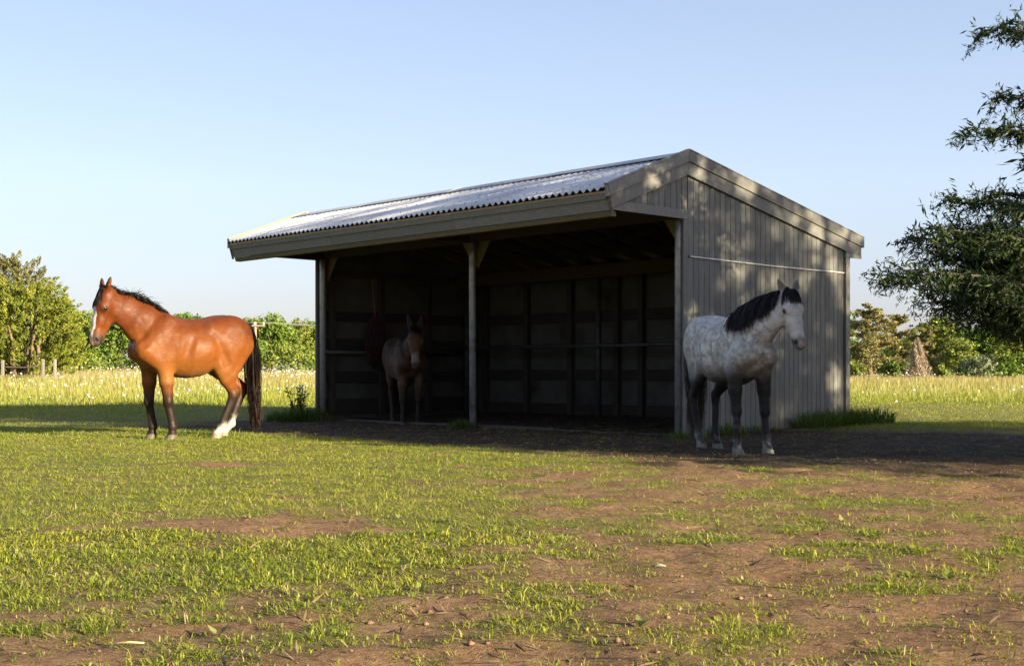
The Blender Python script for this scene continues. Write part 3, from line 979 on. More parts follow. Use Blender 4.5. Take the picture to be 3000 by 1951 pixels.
def coat_mat(name, rough=.43, spec=.17, sheen=.02, hair=130, lo=.82, hi=1.12, fleck=None):
    m, nt, N, L, p = new_mat(name)
    a = N.new('ShaderNodeAttribute'); a.attribute_name = 'col'
    n = noise_node(nt, hair, 4, .7, stretch=(1, 1, .35))
    r = ramp(nt, n.outputs['Fac'], [(.25, (lo, lo, lo)), (.75, (hi, hi, hi))])
    mu = N.new('ShaderNodeMixRGB'); mu.blend_type = 'MULTIPLY'; mu.inputs[0].default_value = 1
    L.new(a.outputs['Color'], mu.inputs[1]); L.new(r.outputs[0], mu.inputs[2])
    if fleck:
        n5 = noise_node(nt, fleck, 6, .75)
        r5 = ramp(nt, n5.outputs['Fac'], [(.34, (.48, .48, .50)), (.50, (1, 1, 1)), (.68, (1.28, 1.28, 1.26))])
        m5 = N.new('ShaderNodeMixRGB'); m5.blend_type = 'MULTIPLY'; m5.inputs[0].default_value = .6
        L.new(mu.outputs[0], m5.inputs[1]); L.new(r5.outputs[0], m5.inputs[2])
        mu = m5
    L.new(mu.outputs[0], p.inputs['Base Color'])
    nr = noise_node(nt, 9, 4, .6)
    mr = N.new('ShaderNodeMapRange'); mr.inputs['From Min'].default_value = .3; mr.inputs['From Max'].default_value = .7; mr.inputs['To Min'].default_value = rough - .12; mr.inputs['To Max'].default_value = rough + .20
    L.new(nr.outputs['Fac'], mr.inputs['Value']); L.new(mr.outputs[0], p.inputs['Roughness'])
    p.inputs['Specular IOR Level'].default_value = spec
    p.inputs['Sheen Weight'].default_value = sheen
    p.inputs['Sheen Roughness'].default_value = .4
    nm = noise_node(nt, 13, 4, .55)
    hsum = N.new('ShaderNodeMath'); hsum.operation = 'MULTIPLY_ADD'; hsum.inputs[1].default_value = 2.2
    L.new(nm.outputs['Fac'], hsum.inputs[0]); L.new(n.outputs['Fac'], hsum.inputs[2])
    add_bump(nt, p, hsum.outputs[0], .32, .008)
    return m
def hair_mat(name, spec=.18):
    m, nt, N, L, p = new_mat(name)
    a = N.new('ShaderNodeAttribute'); a.attribute_name = 'col'
    L.new(a.outputs['Color'], p.inputs['Base Color'])
    p.inputs['Roughness'].default_value = .5
    p.inputs['Specular IOR Level'].default_value = spec
    return m
M['coat'] = coat_mat('horse_coat')
M['coat_dull'] = coat_mat('dull_coat', .62, .2, .05)
M['coat_grey'] = coat_mat('grey_coat', .55, .25, .05, 120, .8, 1.15, 22)
M['hair'] = hair_mat('horse_hair')
em, nt, N, L, p = new_mat('dark_eye')
en = noise_node(nt, 30)
L.new(ramp(nt, en.outputs['Fac'], [(.3, (.006, .004, .003)), (.7, (.018, .010, .007))]).outputs[0], p.inputs['Base Color'])
p.inputs['Roughness'].default_value = .08
M['eye'] = em

def finish_animal(name, B, fr, colour, loc, rz, scale, coat, rng):
    root = empty(name, loc, rz)
    root.scale = (scale,) * 3
    V, F = B.mesh()
    # skin is never quite even: shallow ripples of muscle and vein over the trunk and neck
    rip = (fbm(V * np.array([6.5, 6.5, 4.0]), 3, 91) - .5) * .016 + (np.abs(fbm(V * np.array([9, 9, 5.5]), 3, 95) - .5) - .1) * .010
    rip = rip * smooth(.72, .95, V[:, 2]) * (1 - .75 * smooth(.78, .95, V[:, 0]))
    V0 = V
    V = V + B.grad(V) * rip[:, None]
    np_obj('body', V, F, coat, root, colors=colour(V0, to_head(V0, fr)), smooth_shade=True)
    P, A, Nn, Lf, hs = fr
    for s in (1, -1):
        c = P + (A * .198 + Nn * -.046 + Lf * s * .108) * hs
        bm = bmesh.new(); bmesh.ops.create_uvsphere(bm, u_segments=14, v_segments=10, radius=.021 * hs)
        me = bpy.data.meshes.new('eye'); bm.to_mesh(me); bm.free()
        me.materials.append(M['eye'])
        me.polygons.foreach_set('use_smooth', [True] * len(me.polygons))
        o = link(bpy.data.objects.new('eye', me), root); o.location = c
    return root

def curve_pts(ctrl, t):
    """points along a polyline by parameter 0..1, smoothed"""
    C = np.array(ctrl, float)
    x = np.linspace(0, 1, len(C))
    xf = np.linspace(0, 1, 200)
    out = []
    for c in range(3):
        y = np.interp(xf, x, C[:, c])
        ker = np.hanning(41); ker /= ker.sum()
        out.append(np.interp(t, xf, np.convolve(np.pad(y, 20, mode='reflect', reflect_type='odd'), ker, 'valid')))
    return np.stack(out, -1)

def tail_hair(root, B, rng, n, base, ctrl, spread, col0, col1, name='tail', w=.0035):
    m = 10
    t = np.linspace(0, 1, m)
    cl = curve_pts(ctrl, t)[None] - np.array(ctrl[0])[None, None]
    st = np.array(base)[None] + rng.normal(size=(n, 3)) * np.array([.018, .022, .045])
    ln = rng.uniform(.62, 1.0, n) ** .7
    off = rng.normal(size=(n, 3)) * np.array(spread)
    wig = rng.normal(size=(n, 3)) * .010
    ph = rng.uniform(0, 6.28, (n, 1))
    bulge = np.sin(np.pi * np.clip(t * .9 + .12, 0, 1))[None, :, None] ** .8
    P = st[:, None] + cl * ln[:, None, None] + off[:, None] * bulge * (.35 + .65 * t)[None, :, None] + wig[:, None] * np.sin(t[None] * 7 + ph)[..., None] * t[None, :, None]
    # locks gather a little
    lock = rng.integers(0, 26, n)
    lk = rng.normal(size=(26, 3)) * np.array(spread) * .55
    P += lk[lock][:, None] * (t ** 1.5)[None, :, None]
    Q = P.reshape(-1, 3); Q = B.push_out(Q, .006, 2); P = Q.reshape(P.shape)
    P[..., 2] = np.maximum(P[..., 2], .07)
    V, F = strands(P, w, w * .35, rng)
    c = np.repeat(mix(col0, col1, rng.random(n) ** 2 )[:, None, :], m * 2, 1).reshape(-1, 3)
    tt = np.tile(np.repeat(t, 2), n)
    c = c * (1 - .0 * tt[:, None]) + (np.asarray(col1) - np.asarray(col0))[None] * .6 * np.clip((tt - .6) * 2.2, 0, 1)[:, None]
    return np_obj(name, V, F, M['hair'], root, colors=np.clip(c, 0, 1))

def mane_hair(root, B, rng, n, crest, first, length, side, col0, col1, up=.05, out=.09, name='mane', w=.0032, hug=.012, wind=(0, 0, 0), jit=.25, m=8):
    """hair rooted along the crest; first = direction it leaves, side = +1 left / -1 right; falls with its own weight"""
    tt = rng.random(n)
    R = curve_pts(crest, tt) + rng.normal(size=(n, 3)) * np.array([.008, .010, .006])
    L_ = length(tt) * rng.uniform(.6, 1.05, n) * (.84 + .32 * rng.random(61))[np.floor(tt * 60).astype(int)]
    v = np.stack([rng.normal(0, jit, n), side * out * np.ones(n) * rng.uniform(.3, 1.7, n), up * rng.uniform(.4, 1.6, n)], 1) if first is None else first(tt, rng)
    P = np.zeros((n, m, 3)); P[:, 0] = R
    cur = R.copy()
    vel = v / (np.linalg.norm(v, axis=1, keepdims=True) + 1e-9)
    lock = np.floor(tt * 30).astype(int)
    lw = rng.normal(size=(31, 3)) * .06
    for i in range(1, m):
        vel = vel + np.array([0, 0, -.42]) + lw[lock] * .6 + np.array(wind) + rng.normal(size=(n, 3)) * .04
        vel /= np.linalg.norm(vel, axis=1, keepdims=True)
        cur = cur + vel * (L_ / (m - 1))[:, None]
        cur = B.push_out(cur.copy(), hug * rng.uniform(.5, 1.8, n).mean(), 2)
        P[:, i] = cur
    V, F = strands(P, w, w * .3, rng)
    c = np.repeat(mix(col0, col1, rng.random(n) ** 2)[:, None, :], m * 2, 1).reshape(-1, 3)
    return np_obj(name, V, F, M['hair'], root, colors=c)
# ------------------------------------------------------------------ the bay horse
rng = np.random.default_rng(11)
def ear_up(len_, fwd, outw):
    def f(s, P, A, Nn, Lf, hs):
        eb = P + (A * .005 + Nn * -.035 + Lf * s * .052) * hs
        d = -A * 1.0 + Nn * fwd + Lf * s * outw
        return eb + d / np.linalg.norm(d) * len_ * hs
    return f
bay = dict(h=.0105, belly=-.02, fat=.06,
    foreL=[(.33, .165, .86), (.285, .155, .455), (.235, .150, .165), (.245, .150, 0)],
    foreR=[(.40, -.165, .86), (.405, -.155, .455), (.365, -.150, .165), (.38, -.150, 0)],
    hindL=[(-.33, .185, .88), (-.515, .145, .53), (-.385, .125, .165), (-.32, .125, 0)],
    hindR=[(-.37, -.185, .88), (-.75, -.14, .58), (-.60, -.12, .175), (-.50, -.12, 0)],
    neck=[((.36, 0, 1.20), .185, .27), ((.56, 0, 1.38), .125, .225), ((.76, 0, 1.515), .086, .172), ((.93, 0, 1.60), .062, .120)],
    head=((1.015, 0, 1.735), math.radians(6), math.radians(14)), head_size=1.06, ear=ear_up(.165, .10, .42))
B, fr = build_animal(bay)
def bay_col(V, hd):
    a, n, l = hd
    z = V[:, 2]
    nz = fbm(V * 9, 3, 3) - .5
    nf = fbm(V * 26, 3, 4) - .5
    c = mix((.150, .047, .0085), (.092, .023, .005), smooth(1.0, 1.45, z + .3 * nz))
    c = mix(c, (.20, .080, .018), smooth(.98, .74, z + .08 * nz) * smooth(.62, .72, z) * (1 - smooth(.40, .5, V[:, 0])) * (1 - smooth(-.30, -.42, -(-V[:, 0]))))  # golden belly: light bounced from below put into the coat colour
    leg = smooth(.70, .44, z + .10 * nz)
    c = mix(c, (.018, .011, .008), leg)
    hindw = (V[:, 0] < -.05)
    c = mix(c, (.34, .315, .28), hindw * smooth(.28, .17, z + .22 * nz + .22 * np.clip(V[:, 0] + .48, -.1, .2)))
    c = mix(c, (.10, .085, .070), smooth(.078, .066, z))                                # hooves
    c = mix(c, (.26, .18, .13), hindw * smooth(.078, .066, z))
    hz = (a > -.25) & (a < .75) & (np.abs(l) < .22) & (z > 1.0) & (n > -.33)
    head = hz & (V[:, 0] > .7)
    c = mix(c, (.045, .030, .024), head * smooth(.43, .53, a + .05 * nz))                 # muzzle
    front = smooth(-.055, -.03, n + .06 * nf)
    wid = .036 + .020 * smooth(.15, .3, a) - .012 * smooth(.36, .45, a)
    blaze = head * smooth(.09, .13, a) * smooth(.575, .545, a) * smooth(wid, wid - .012, np.abs(l + .004) + .02 * nf) * front
    c = mix(c, (.50, .475, .45), blaze)
    c = mix(c, (.60, .36, .20), head * smooth(.49, .53, a) * smooth(-.060, -.04, n) * smooth(.05, .03, np.abs(l)) * .7)
    nos = np.sqrt((a - .545) ** 2 + (n + .052) ** 2 + (np.abs(l) - .058) ** 2)
    c = mix(c, (.012, .010, .010), head * smooth(.032, .018, nos))
    c = mix(c, (.02, .016, .015), head * smooth(.014, .004, np.abs(n + .114 + .05 * (a - .5))) * smooth(.47, .5, a))
    ey = np.sqrt((a - .198) ** 2 + (n + .046) ** 2 + (np.abs(l) - .102) ** 2)
    c = mix(c, (.035, .018, .012), head * smooth(.045, .022, ey))
    c = mix(c, (.035, .020, .014), head * smooth(-.07, -.15, a))                          # ear tips
    return np.clip(c * (1 + .25 * nf[:, None]), 0, 1)
yaw = math.atan2(-math.sin(math.radians(35)), -math.cos(math.radians(35)))
bx_, by_ = -3.99, 15.72
horse1 = finish_animal('horse', B, fr, bay_col, (bx_, by_, gz1(bx_, by_) - .015), yaw, 1.035, M['coat'], rng)
tag(horse1, 'glossy bay horse with white blaze and black tail standing in sunlit grass', 'horse')
crest = [(.27, 0, 1.49), (.42, 0, 1.58), (.60, 0, 1.665), (.78, 0, 1.715), (.96, 0, 1.735)]
cr = np.array(crest) ; 
BLK, BRN = (.006, .005, .0045), (.022, .013, .009)
mane_hair(horse1, B, rng, 3200, crest, lambda t, r: np.stack([r.normal(-.35, .35, len(t)), r.normal(-.55, .45, len(t)), np.full(len(t), .75)], 1),
          lambda t: .075 + .065 * np.sin(np.pi * np.clip(t * 1.0 + .05, 0, 1)), -1, BLK, BRN, hug=.006)
P, A, Nn, Lf, hs = fr
fl0 = [P + A * -.02 + Nn * .0 + Lf * .03, P + A * .0 + Nn * .005, P + A * -.02 + Nn * .0 - Lf * .03]
mane_hair(horse1, B, rng, 700, fl0, lambda t, r: np.outer(np.ones(len(t)), Nn * .25 + A * .9) + r.normal(size=(len(t), 3)) * .14 + np.outer(r.uniform(-.1, .55, len(t)), Lf),
          lambda t: .17 + .07 * t, 1, BLK, BRN, name='forelock', hug=.006)
tail_hair(horse1, B, rng, 2800, (-.785, -.02, 1.28), [(0, 0, 0), (-.03, 0, -.12), (-.05, 0, -.35), (-.07, -.01, -.75), (-.10, .0, -1.14)], (.040, .048, .015), BLK, (.020, .009, .006))

# ------------------------------------------------------------------ the grey horse
rng = np.random.default_rng(12)
grey = dict(h=.0108, belly=-.045, fat=.10,
    foreL=[(.40, .170, .86), (.43, .170, .455), (.45, .175, .165), (.475, .18, 0)],
    foreR=[(.40, -.170, .86), (.405, -.145, .455), (.39, -.135, .165), (.41, -.135, 0)],
    hindL=[(-.35, .18, .88), (-.60, .115, .58), (-.55, .085, .170), (-.49, .08, 0)],
    hindR=[(-.35, -.18, .88), (-.63, -.145, .58), (-.60, -.10, .170), (-.54, -.09, 0)],
    neck=[((.36, 0, 1.22), .195, .28), ((.58, .045, 1.37), .14, .225), ((.76, .115, 1.48), .10, .175), ((.88, .165, 1.55), .070, .125)],
    head=((.93, .145, 1.715), math.radians(10 + 1), math.radians(24)), head_size=.97, ear=ear_up(.17, .10, .40))
# heading of the body, and of the face, in the place
gh = math.atan2(-.955, .297)
fh = math.atan2(-.925, .38)
grey['head'] = ((.94, .195, 1.665), fh - gh, math.radians(22))
B, fr = build_animal(grey)
def grey_col(V, hd):
    a, n, l = hd
    z = V[:, 2]
    nz = fbm(V * 6, 5, 13) - .5
    nf = fbm(V * 24, 3, 14) - .5
    nd = fbm(V * np.array([26, 26, 26]), 3, 15)
    c = mix((.30, .30, .298), (.52, .515, .505), smooth(.34, .66, nd))
    c = mix(c, (.19, .19, .195), smooth(.03, .22, nz) * .55)
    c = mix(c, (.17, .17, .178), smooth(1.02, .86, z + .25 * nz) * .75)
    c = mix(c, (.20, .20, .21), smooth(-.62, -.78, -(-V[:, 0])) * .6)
    c = mix(c, (.50, .495, .485), smooth(1.25, 1.45, z + .2 * nz) * smooth(.45, .2, V[:, 0]) * .5)  # pale back and croup: highlight put into the coat colour
    leg = smooth(.90, .72, z + .18 * nz)
    c = mix(c, mix((.013, .0135, .015), (.065, .065, .068), smooth(.06, .26, nz + .5 * nf)), leg)
    c = mix(c, mix((.06, .06, .06), (.25, .25, .245), smooth(-.02, .16, nf)), smooth(.20, .12, z) * (V[:, 0] > 0))
    c = mix(c, mix((.06, .06, .06), (.20, .20, .195), smooth(-.02, .16, nf)), smooth(.32, .14, z) * (V[:, 0] < 0) * (V[:, 1] < -.01))
    c = mix(c, (.16, .155, .145), smooth(.078, .068, z))
    head = (V[:, 0] > .66) & (a > -.2) & (a < .75) & (np.abs(l) < .2) & (n > -.30) & (z > .95)
    c = mix(c, (.53, .525, .52), head * smooth(.02, .10, a) * .85)
    c = mix(c, (.12, .115, .12), head * smooth(.44, .55, a + .10 * nz + .25 * np.clip(-.09 - n, -.1, .1)))
    c = mix(c, (.42, .34, .31), head * smooth(.50, .56, a) * smooth(-.065, -.03, n) * smooth(.05, .03, np.abs(l)) * .7)
    nos = np.sqrt((a - .545) ** 2 + (n + .052) ** 2 + (np.abs(l) - .058) ** 2)
    c = mix(c, (.012, .010, .010), head * smooth(.032, .018, nos))
    c = mix(c, (.02, .016, .015), head * smooth(.014, .004, np.abs(n + .114 + .05 * (a - .5))) * smooth(.47, .5, a))
    ey = np.sqrt((a - .198) ** 2 + (n + .046) ** 2 + (np.abs(l) - .102) ** 2)
    c = mix(c, (.05, .05, .055), head * smooth(.040, .022, ey))
    thr = (V[:, 0] > .6) & (z > 1.0) & (z < 1.5)
    c = mix(c, (.10, .10, .105), thr * smooth(-.22, -.34, n) * .0)
    c = mix(c, (.10, .08, .068), (V[:, 0] > .66) * (z > 1.5) * smooth(-.02, -.06, a) * smooth(.02, .05, np.abs(l)) * .85)
    return np.clip(c * (1 + .35 * nf[:, None]) * np.array([1.02, .99, .94]), 0, 1)
gs = .985
gx_, gy_ = 2.315, 13.52
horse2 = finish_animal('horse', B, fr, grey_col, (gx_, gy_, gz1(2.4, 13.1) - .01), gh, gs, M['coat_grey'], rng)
tag(horse2, 'dappled grey horse with long black mane standing beside the gable wall', 'horse')
crest = [(.34, 0, 1.535), (.46, .012, 1.58), (.60, .05, 1.625), (.76, .115, 1.665), (.91, .18, 1.70)]
DK, DK2 = (.009, .009, .011), (.035, .033, .036)
mane_hair(horse2, B, rng, 4600, crest, lambda t, r: np.stack([r.normal(-.15, .22, len(t)), r.uniform(-1.3, -.5, len(t)), r.uniform(-.1, .35, len(t))], 1),
          lambda t: .25 + .14 * np.sin(np.pi * np.clip(t * .95 + .15, 0, 1)), -1, DK, DK2, hug=.012, m=9, w=.0030)
P, A, Nn, Lf, hs = fr
fl0 = [P + A * -.03 + Nn * -.01 + Lf * .04, P + A * -.02 + Nn * .005, P + A * -.03 + Nn * -.01 - Lf * .04]
mane_hair(horse2, B, rng, 1500, fl0, lambda t, r: np.outer(np.ones(len(t)), Nn * .45 + A * .7) + r.normal(size=(len(t), 3)) * .20 + np.outer(r.uniform(-.1, .9, len(t)), Lf),
          lambda t: .14 + .05 * t, 1, DK, DK2, name='forelock', hug=.006, w=.0024)
tail_hair(horse2, B, rng, 1500, (-.81, 0, 1.27), [(0, 0, 0), (-.06, 0, -.10), (-.08, 0, -.35), (-.07, .0, -.75), (-.06, 0, -1.15)], (.04, .055, .02), (.022, .018, .015), (.075, .06, .048))

# ------------------------------------------------------------------ the mule in the shed
rng = np.random.default_rng(13)
mh = math.atan2(-.955, .297)
mf = math.atan2(-.995, .10)
mule = dict(h=.015, belly=-.01, fat=.0,
    foreL=[(.40, .150, .86), (.42, .130, .455), (.42, .120, .165), (.44, .12, 0)],
    foreR=[(.40, -.150, .86), (.42, -.135, .455), (.42, -.13, .165), (.44, -.13, 0)],
    hindL=[(-.35, .17, .88), (-.60, .12, .58), (-.55, .10, .170), (-.49, .10, 0)],
    hindR=[(-.33, -.17, .88), (-.50, -.14, .58), (-.42, -.125, .170), (-.36, -.12, 0)],
    neck=[((.36, 0, 1.20), .165, .25), ((.55, 0, 1.33), .115, .195), ((.73, -.02, 1.42), .092, .155), ((.85, -.03, 1.48), .080, .12)],
    head=((.90, -.035, 1.585), mf - mh, math.radians(22)), head_size=1.08, ear=ear_up(.27, .05, .20), ear_w=.046)
B, fr = build_animal(mule)
def mule_col(V, hd):
    a, n, l = hd
    z = V[:, 2]
    nz = fbm(V * 8, 3, 23) - .5
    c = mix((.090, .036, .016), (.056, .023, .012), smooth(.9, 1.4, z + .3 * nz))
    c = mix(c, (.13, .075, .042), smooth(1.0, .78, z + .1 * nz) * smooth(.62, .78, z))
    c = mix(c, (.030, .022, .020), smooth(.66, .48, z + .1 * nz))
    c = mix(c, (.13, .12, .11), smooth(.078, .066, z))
    head = (V[:, 0] > .66) & (a > -.3) & (a < .75) & (np.abs(l) < .2) & (n > -.30) & (z > .8)
    c = mix(c, (.12, .052, .022), head * smooth(.02, .10, a))
    c = mix(c, (.27, .215, .165), head * smooth(.34, .43, a + .06 * nz))
    c = mix(c, (.06, .052, .05), head * smooth(.49, .55, a))
    nos = np.sqrt((a - .545) ** 2 + (n + .052) ** 2 + (np.abs(l) - .058) ** 2)
    c = mix(c, (.012, .010, .010), head * smooth(.032, .018, nos))
    c = mix(c, (.02, .016, .015), head * smooth(.014, .004, np.abs(n + .114 + .05 * (a - .5))) * smooth(.47, .5, a))
    ey = np.sqrt((a - .198) ** 2 + (n + .046) ** 2 + (np.abs(l) - .102) ** 2)
    c = mix(c, (.32, .22, .13), head * smooth(.07, .045, ey) * .5)
    c = mix(c, (.02, .014, .012), head * smooth(.034, .022, ey))
    c = mix(c, (.045, .025, .02), head * smooth(-.17, -.24, a))
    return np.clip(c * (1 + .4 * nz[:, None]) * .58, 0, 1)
ms = .97
mx_, my_ = -1.73, 20.75
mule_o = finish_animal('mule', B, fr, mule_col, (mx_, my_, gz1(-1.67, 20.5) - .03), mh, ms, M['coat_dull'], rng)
tag(mule_o, 'brown mule with long ears and pale muzzle standing inside the dark shed', 'mule')
mane_hair(mule_o, B, rng, 1200, [(.24, 0, 1.49), (.45, 0, 1.535), (.62, -.02, 1.57), (.80, -.055, 1.615)],
          lambda t, r: np.stack([r.normal(-.2, .25, len(t)), r.uniform(-.8, .0, len(t)), r.uniform(.5, 1., len(t))], 1), lambda t: .12 + .10 * (1 - t), -1, DK, BRN, hug=.008)
P, A, Nn, Lf, hs = fr
mane_hair(mule_o, B, rng, 400, [P + Lf * .03 - A * .02, P + Nn * .01, P - Lf * .03 - A * .02], lambda t, r: np.outer(np.ones(len(t)), Nn * .6 - A * .5) + r.normal(size=(len(t), 3)) * .3,
          lambda t: .10 + .05 * t, 1, DK, BRN, name='forelock', hug=.006)
tail_hair(mule_o, B, rng, 700, (-.81, 0, 1.27), [(0, 0, 0), (-.06, 0, -.10), (-.08, 0, -.35), (-.08, .0, -.70), (-.08, 0, -1.0)], (.04, .05, .02), BLK, BRN)
# ------------------------------------------------------------------ turf, meadow, flowers
def blade_mesh(x, y, z, h, w, az, lean, c0, c1, five=True):
    """grass blades: (n) arrays; az = direction it leans, lean = horizontal reach / height"""
    n = len(x)
    R = np.stack([x, y, z], 1)
    D = np.stack([np.cos(az), np.sin(az), np.zeros(n)], 1)
    tw = az + np.pi / 2 + RNG.normal(0, .6, n)
    S = np.stack([np.cos(tw), np.sin(tw), np.zeros(n)], 1) * w[:, None]
    up = np.array([0, 0, 1.0])
    tip = R + up * h[:, None] * (1 - .25 * np.clip(lean, 0, 2))[:, None] + D * (h * lean)[:, None]
    if five:
        mid = R + up * (h * .58)[:, None] + D * (h * lean * .32)[:, None]
        V = np.stack([R - S * .8, R + S * .8, mid + S, mid - S, tip], 1).reshape(-1, 3)
        b = (np.arange(n) * 5)[:, None]
        F = [b + np.array([[0, 1, 2, 3]]), b + np.array([[3, 2, 4]])]
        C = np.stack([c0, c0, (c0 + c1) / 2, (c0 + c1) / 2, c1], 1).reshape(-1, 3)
    else:
        V = np.stack([R - S, R + S, tip], 1).reshape(-1, 3)
        b = (np.arange(n) * 3)[:, None]
        F = [b + np.array([[0, 1, 2]])]
        C = np.stack([c0, c0, c1], 1).reshape(-1, 3)
    return V, F, C

def wedge(n, y0, y1, pw, side=.42, extra=.8):
    """points over the ground the camera faces, thinning with distance"""
    t = RNG.random(n)
    e = 2 - pw
    Y = (y0 ** e + t * (y1 ** e - y0 ** e)) ** (1 / e)
    X = RNG.uniform(-1, 1, n) * (side * Y + extra)
    return X, Y

# near turf: tufts of blades
tx, ty = wedge(130000, 2.9, 19, 1.3)
dn = lawn_density(tx, ty)
keep = RNG.random(len(tx)) < np.clip(dn, .13, 1) ** 1.08
tx, ty, dn = tx[keep], ty[keep], dn[keep]
nb = RNG.integers(4, 9, len(tx))
ti = np.repeat(np.arange(len(tx)), nb)
n = len(ti)
big = np.clip(RNG.lognormal(0, .38, len(tx)), .5, 2.6)
az = RNG.uniform(0, 2 * np.pi, n)
rad = np.abs(RNG.normal(0, .016, n)) * (1 + .05 * ty[ti]) * big[ti]
x = tx[ti] + np.cos(az) * rad; y = ty[ti] + np.sin(az) * rad
h = .0165 * big[ti] * RNG.uniform(.5, 1.3, n) * (.72 + .5 * dn[ti]) * (1 + .35 * smooth(12, 18, y))
w = .0013 * RNG.uniform(.6, 1.5, n) * (1 + .12 * np.maximum(ty[ti] - 3, 0)) * np.clip(big[ti], .8, 1.4)
lean = np.abs(RNG.normal(1.25, .6, n))
hue = np.clip(.5 + .9 * (fbm2(tx, ty, 1.3, 3, 61) - .5) + RNG.normal(0, .22, len(tx)), 0, 1)
dry = (RNG.random(n) < .09 + .14 * (1 - dn[ti]))
cA = np.array([.180, .258, .024]); cB = np.array([.395, .395, .050]); cD = np.array([.42, .34, .16])
c1 = cA[None] * (1 - hue[ti][:, None]) + cB[None] * hue[ti][:, None]
c1 = c1 * RNG.uniform(.75, 1.2, (n, 1))
c1[dry] = cD * RNG.uniform(.7, 1.1, (dry.sum(), 1))
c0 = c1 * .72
z = ground_z(tx, ty)[ti] - .004
nearm = y < 6.5
parts_ = []
for m_, five in ((nearm, True), (~nearm, False)):
    parts_.append(blade_mesh(x[m_], y[m_], z[m_], h[m_], w[m_], az[m_], lean[m_], c0[m_], c1[m_], five))
def join(parts):
    V, F3, F4, C, b = [], [], [], [], 0
    for v, f, c in parts:
        for q in f:
            (F3 if q.shape[1] == 3 else F4).append(q + b)
        V.append(v); C.append(c); b += len(v)
    F = []
    if F3: F.append(np.concatenate(F3))
    if F4: F.append(np.concatenate(F4))
    return np.concatenate(V), F, np.concatenate(C)
V, F, C = join(parts_)
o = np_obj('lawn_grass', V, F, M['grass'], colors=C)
tag(o, 'short patchy turf in front of the shed', 'grass', kind='stuff')

# turf beyond the shed, growing into the meadow
def field_height(x, y):
    return .035 + .47 * smooth(21, 58, y + 9 * (fbm2(x, y, .12, 3, 71) - .5) - 2.0 * smooth(0, 9, x)) ** 1.15
mxx, myy = wedge(290000, 16.0, 128, 1.75, .43, 4)
u_, v_ = shed_uv(mxx, myy)
ok = ~((u_ > -.1) & (u_ < 8.2) & (v_ > -.2) & (v_ < 3.9))
ok &= RNG.random(len(mxx)) > mud_mask(mxx, myy) * .985
mxx, myy = mxx[ok], myy[ok]
n = len(mxx)
fh_ = field_height(mxx, myy)
az = RNG.uniform(0, 2 * np.pi, n)
h = fh_ * RNG.uniform(.55, 1.25, n)
tall = smooth(.06, .30, fh_)
w = (.0022 + .00028 * myy) * RNG.uniform(.6, 1.4, n) 
lean = np.abs(RNG.normal(.45, .3, n)) * (1 - .45 * tall)
pat = fbm2(mxx, myy, .16, 4, 73)
pat2 = fbm2(mxx, myy, .6, 3, 74)
g = np.array([.165, .245, .030]); gy2 = np.array([.38, .365, .058]); tan = np.array([.52, .44, .21]); tan2 = np.array([.42, .33, .19])
hue = np.clip(.5 + 1.2 * (pat2 - .5) + RNG.normal(0, .2, n), 0, 1)[:, None]
c0 = g * (1 - hue) + gy2 * hue
far_ = smooth(30, 66, myy + 20 * (pat - .5))[:, None]
tp = tan * (1 - far_) + tan2 * far_
tm = np.clip((tall * (.45 + .55 * far_[:, 0]) + .5 * (pat - .5)) * (RNG.random(n) < .8), 0, 1)[:, None]
c1 = c0 * (1 - tm) + tp * tm
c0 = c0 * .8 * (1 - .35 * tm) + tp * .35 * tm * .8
sh = RNG.uniform(.78, 1.2, (n, 1)); c0, c1 = c0 * sh, c1 * sh
V, F, C = blade_mesh(mxx, myy, terrain(mxx, myy) - .01, h, w, az, lean, c0, c1, False)
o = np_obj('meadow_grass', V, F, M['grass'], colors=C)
tag(o, 'tall seeding meadow grass behind the shed', 'grass', kind='stuff')

# white flowers scattered in drifts over the meadow
fx, fy = wedge(16000, 27, 100, 1.45, .43, 2)
dr = fbm2(fx, fy, .11, 3, 81)
drift = smooth(.50, .72, dr + .06 * smooth(2, -8, fx)) * smooth(28, 38, fy) * (1 - .6 * smooth(75, 100, fy))
keep = RNG.random(len(fx)) < .02 + .55 * drift
fx, fy = fx[keep], fy[keep]
n = len(fx)
fz = terrain(fx, fy) + field_height(fx, fy) * RNG.uniform(.95, 1.30, n) + .03
r = RNG.uniform(.018, .034, n) * (1 + .004 * fy)
nrm = RNG.normal(0, .45, (n, 3)) + np.array([.25, -.35, .75]); nrm /= np.linalg.norm(nrm, axis=1, keepdims=True)
ta = np.cross(nrm, np.array([.3, .9, .2])); ta /= np.linalg.norm(ta, axis=1, keepdims=True)
tb = np.cross(nrm, ta)
ang = np.linspace(0, 2 * np.pi, 7)[:-1]
ctr = np.stack([fx, fy, fz], 1)
V = (ctr[:, None] + (ta[:, None] * np.cos(ang)[None, :, None] + tb[:, None] * np.sin(ang)[None, :, None]) * r[:, None, None] * RNG.uniform(.75, 1.1, (n, 6, 1))).reshape(-1, 3)
F = (np.arange(n) * 6)[:, None] + np.arange(6)[None]
fc = np.repeat(np.where(RNG.random((n, 1)) < .93, np.array([[.78, .77, .72]]), np.array([[.35, .42, .70]])), 6, 0)
o = np_obj('meadow_flowers', V, F, M['petal'], colors=fc)
tag(o, 'white wildflowers scattered through the meadow', 'flowers', kind='stuff')

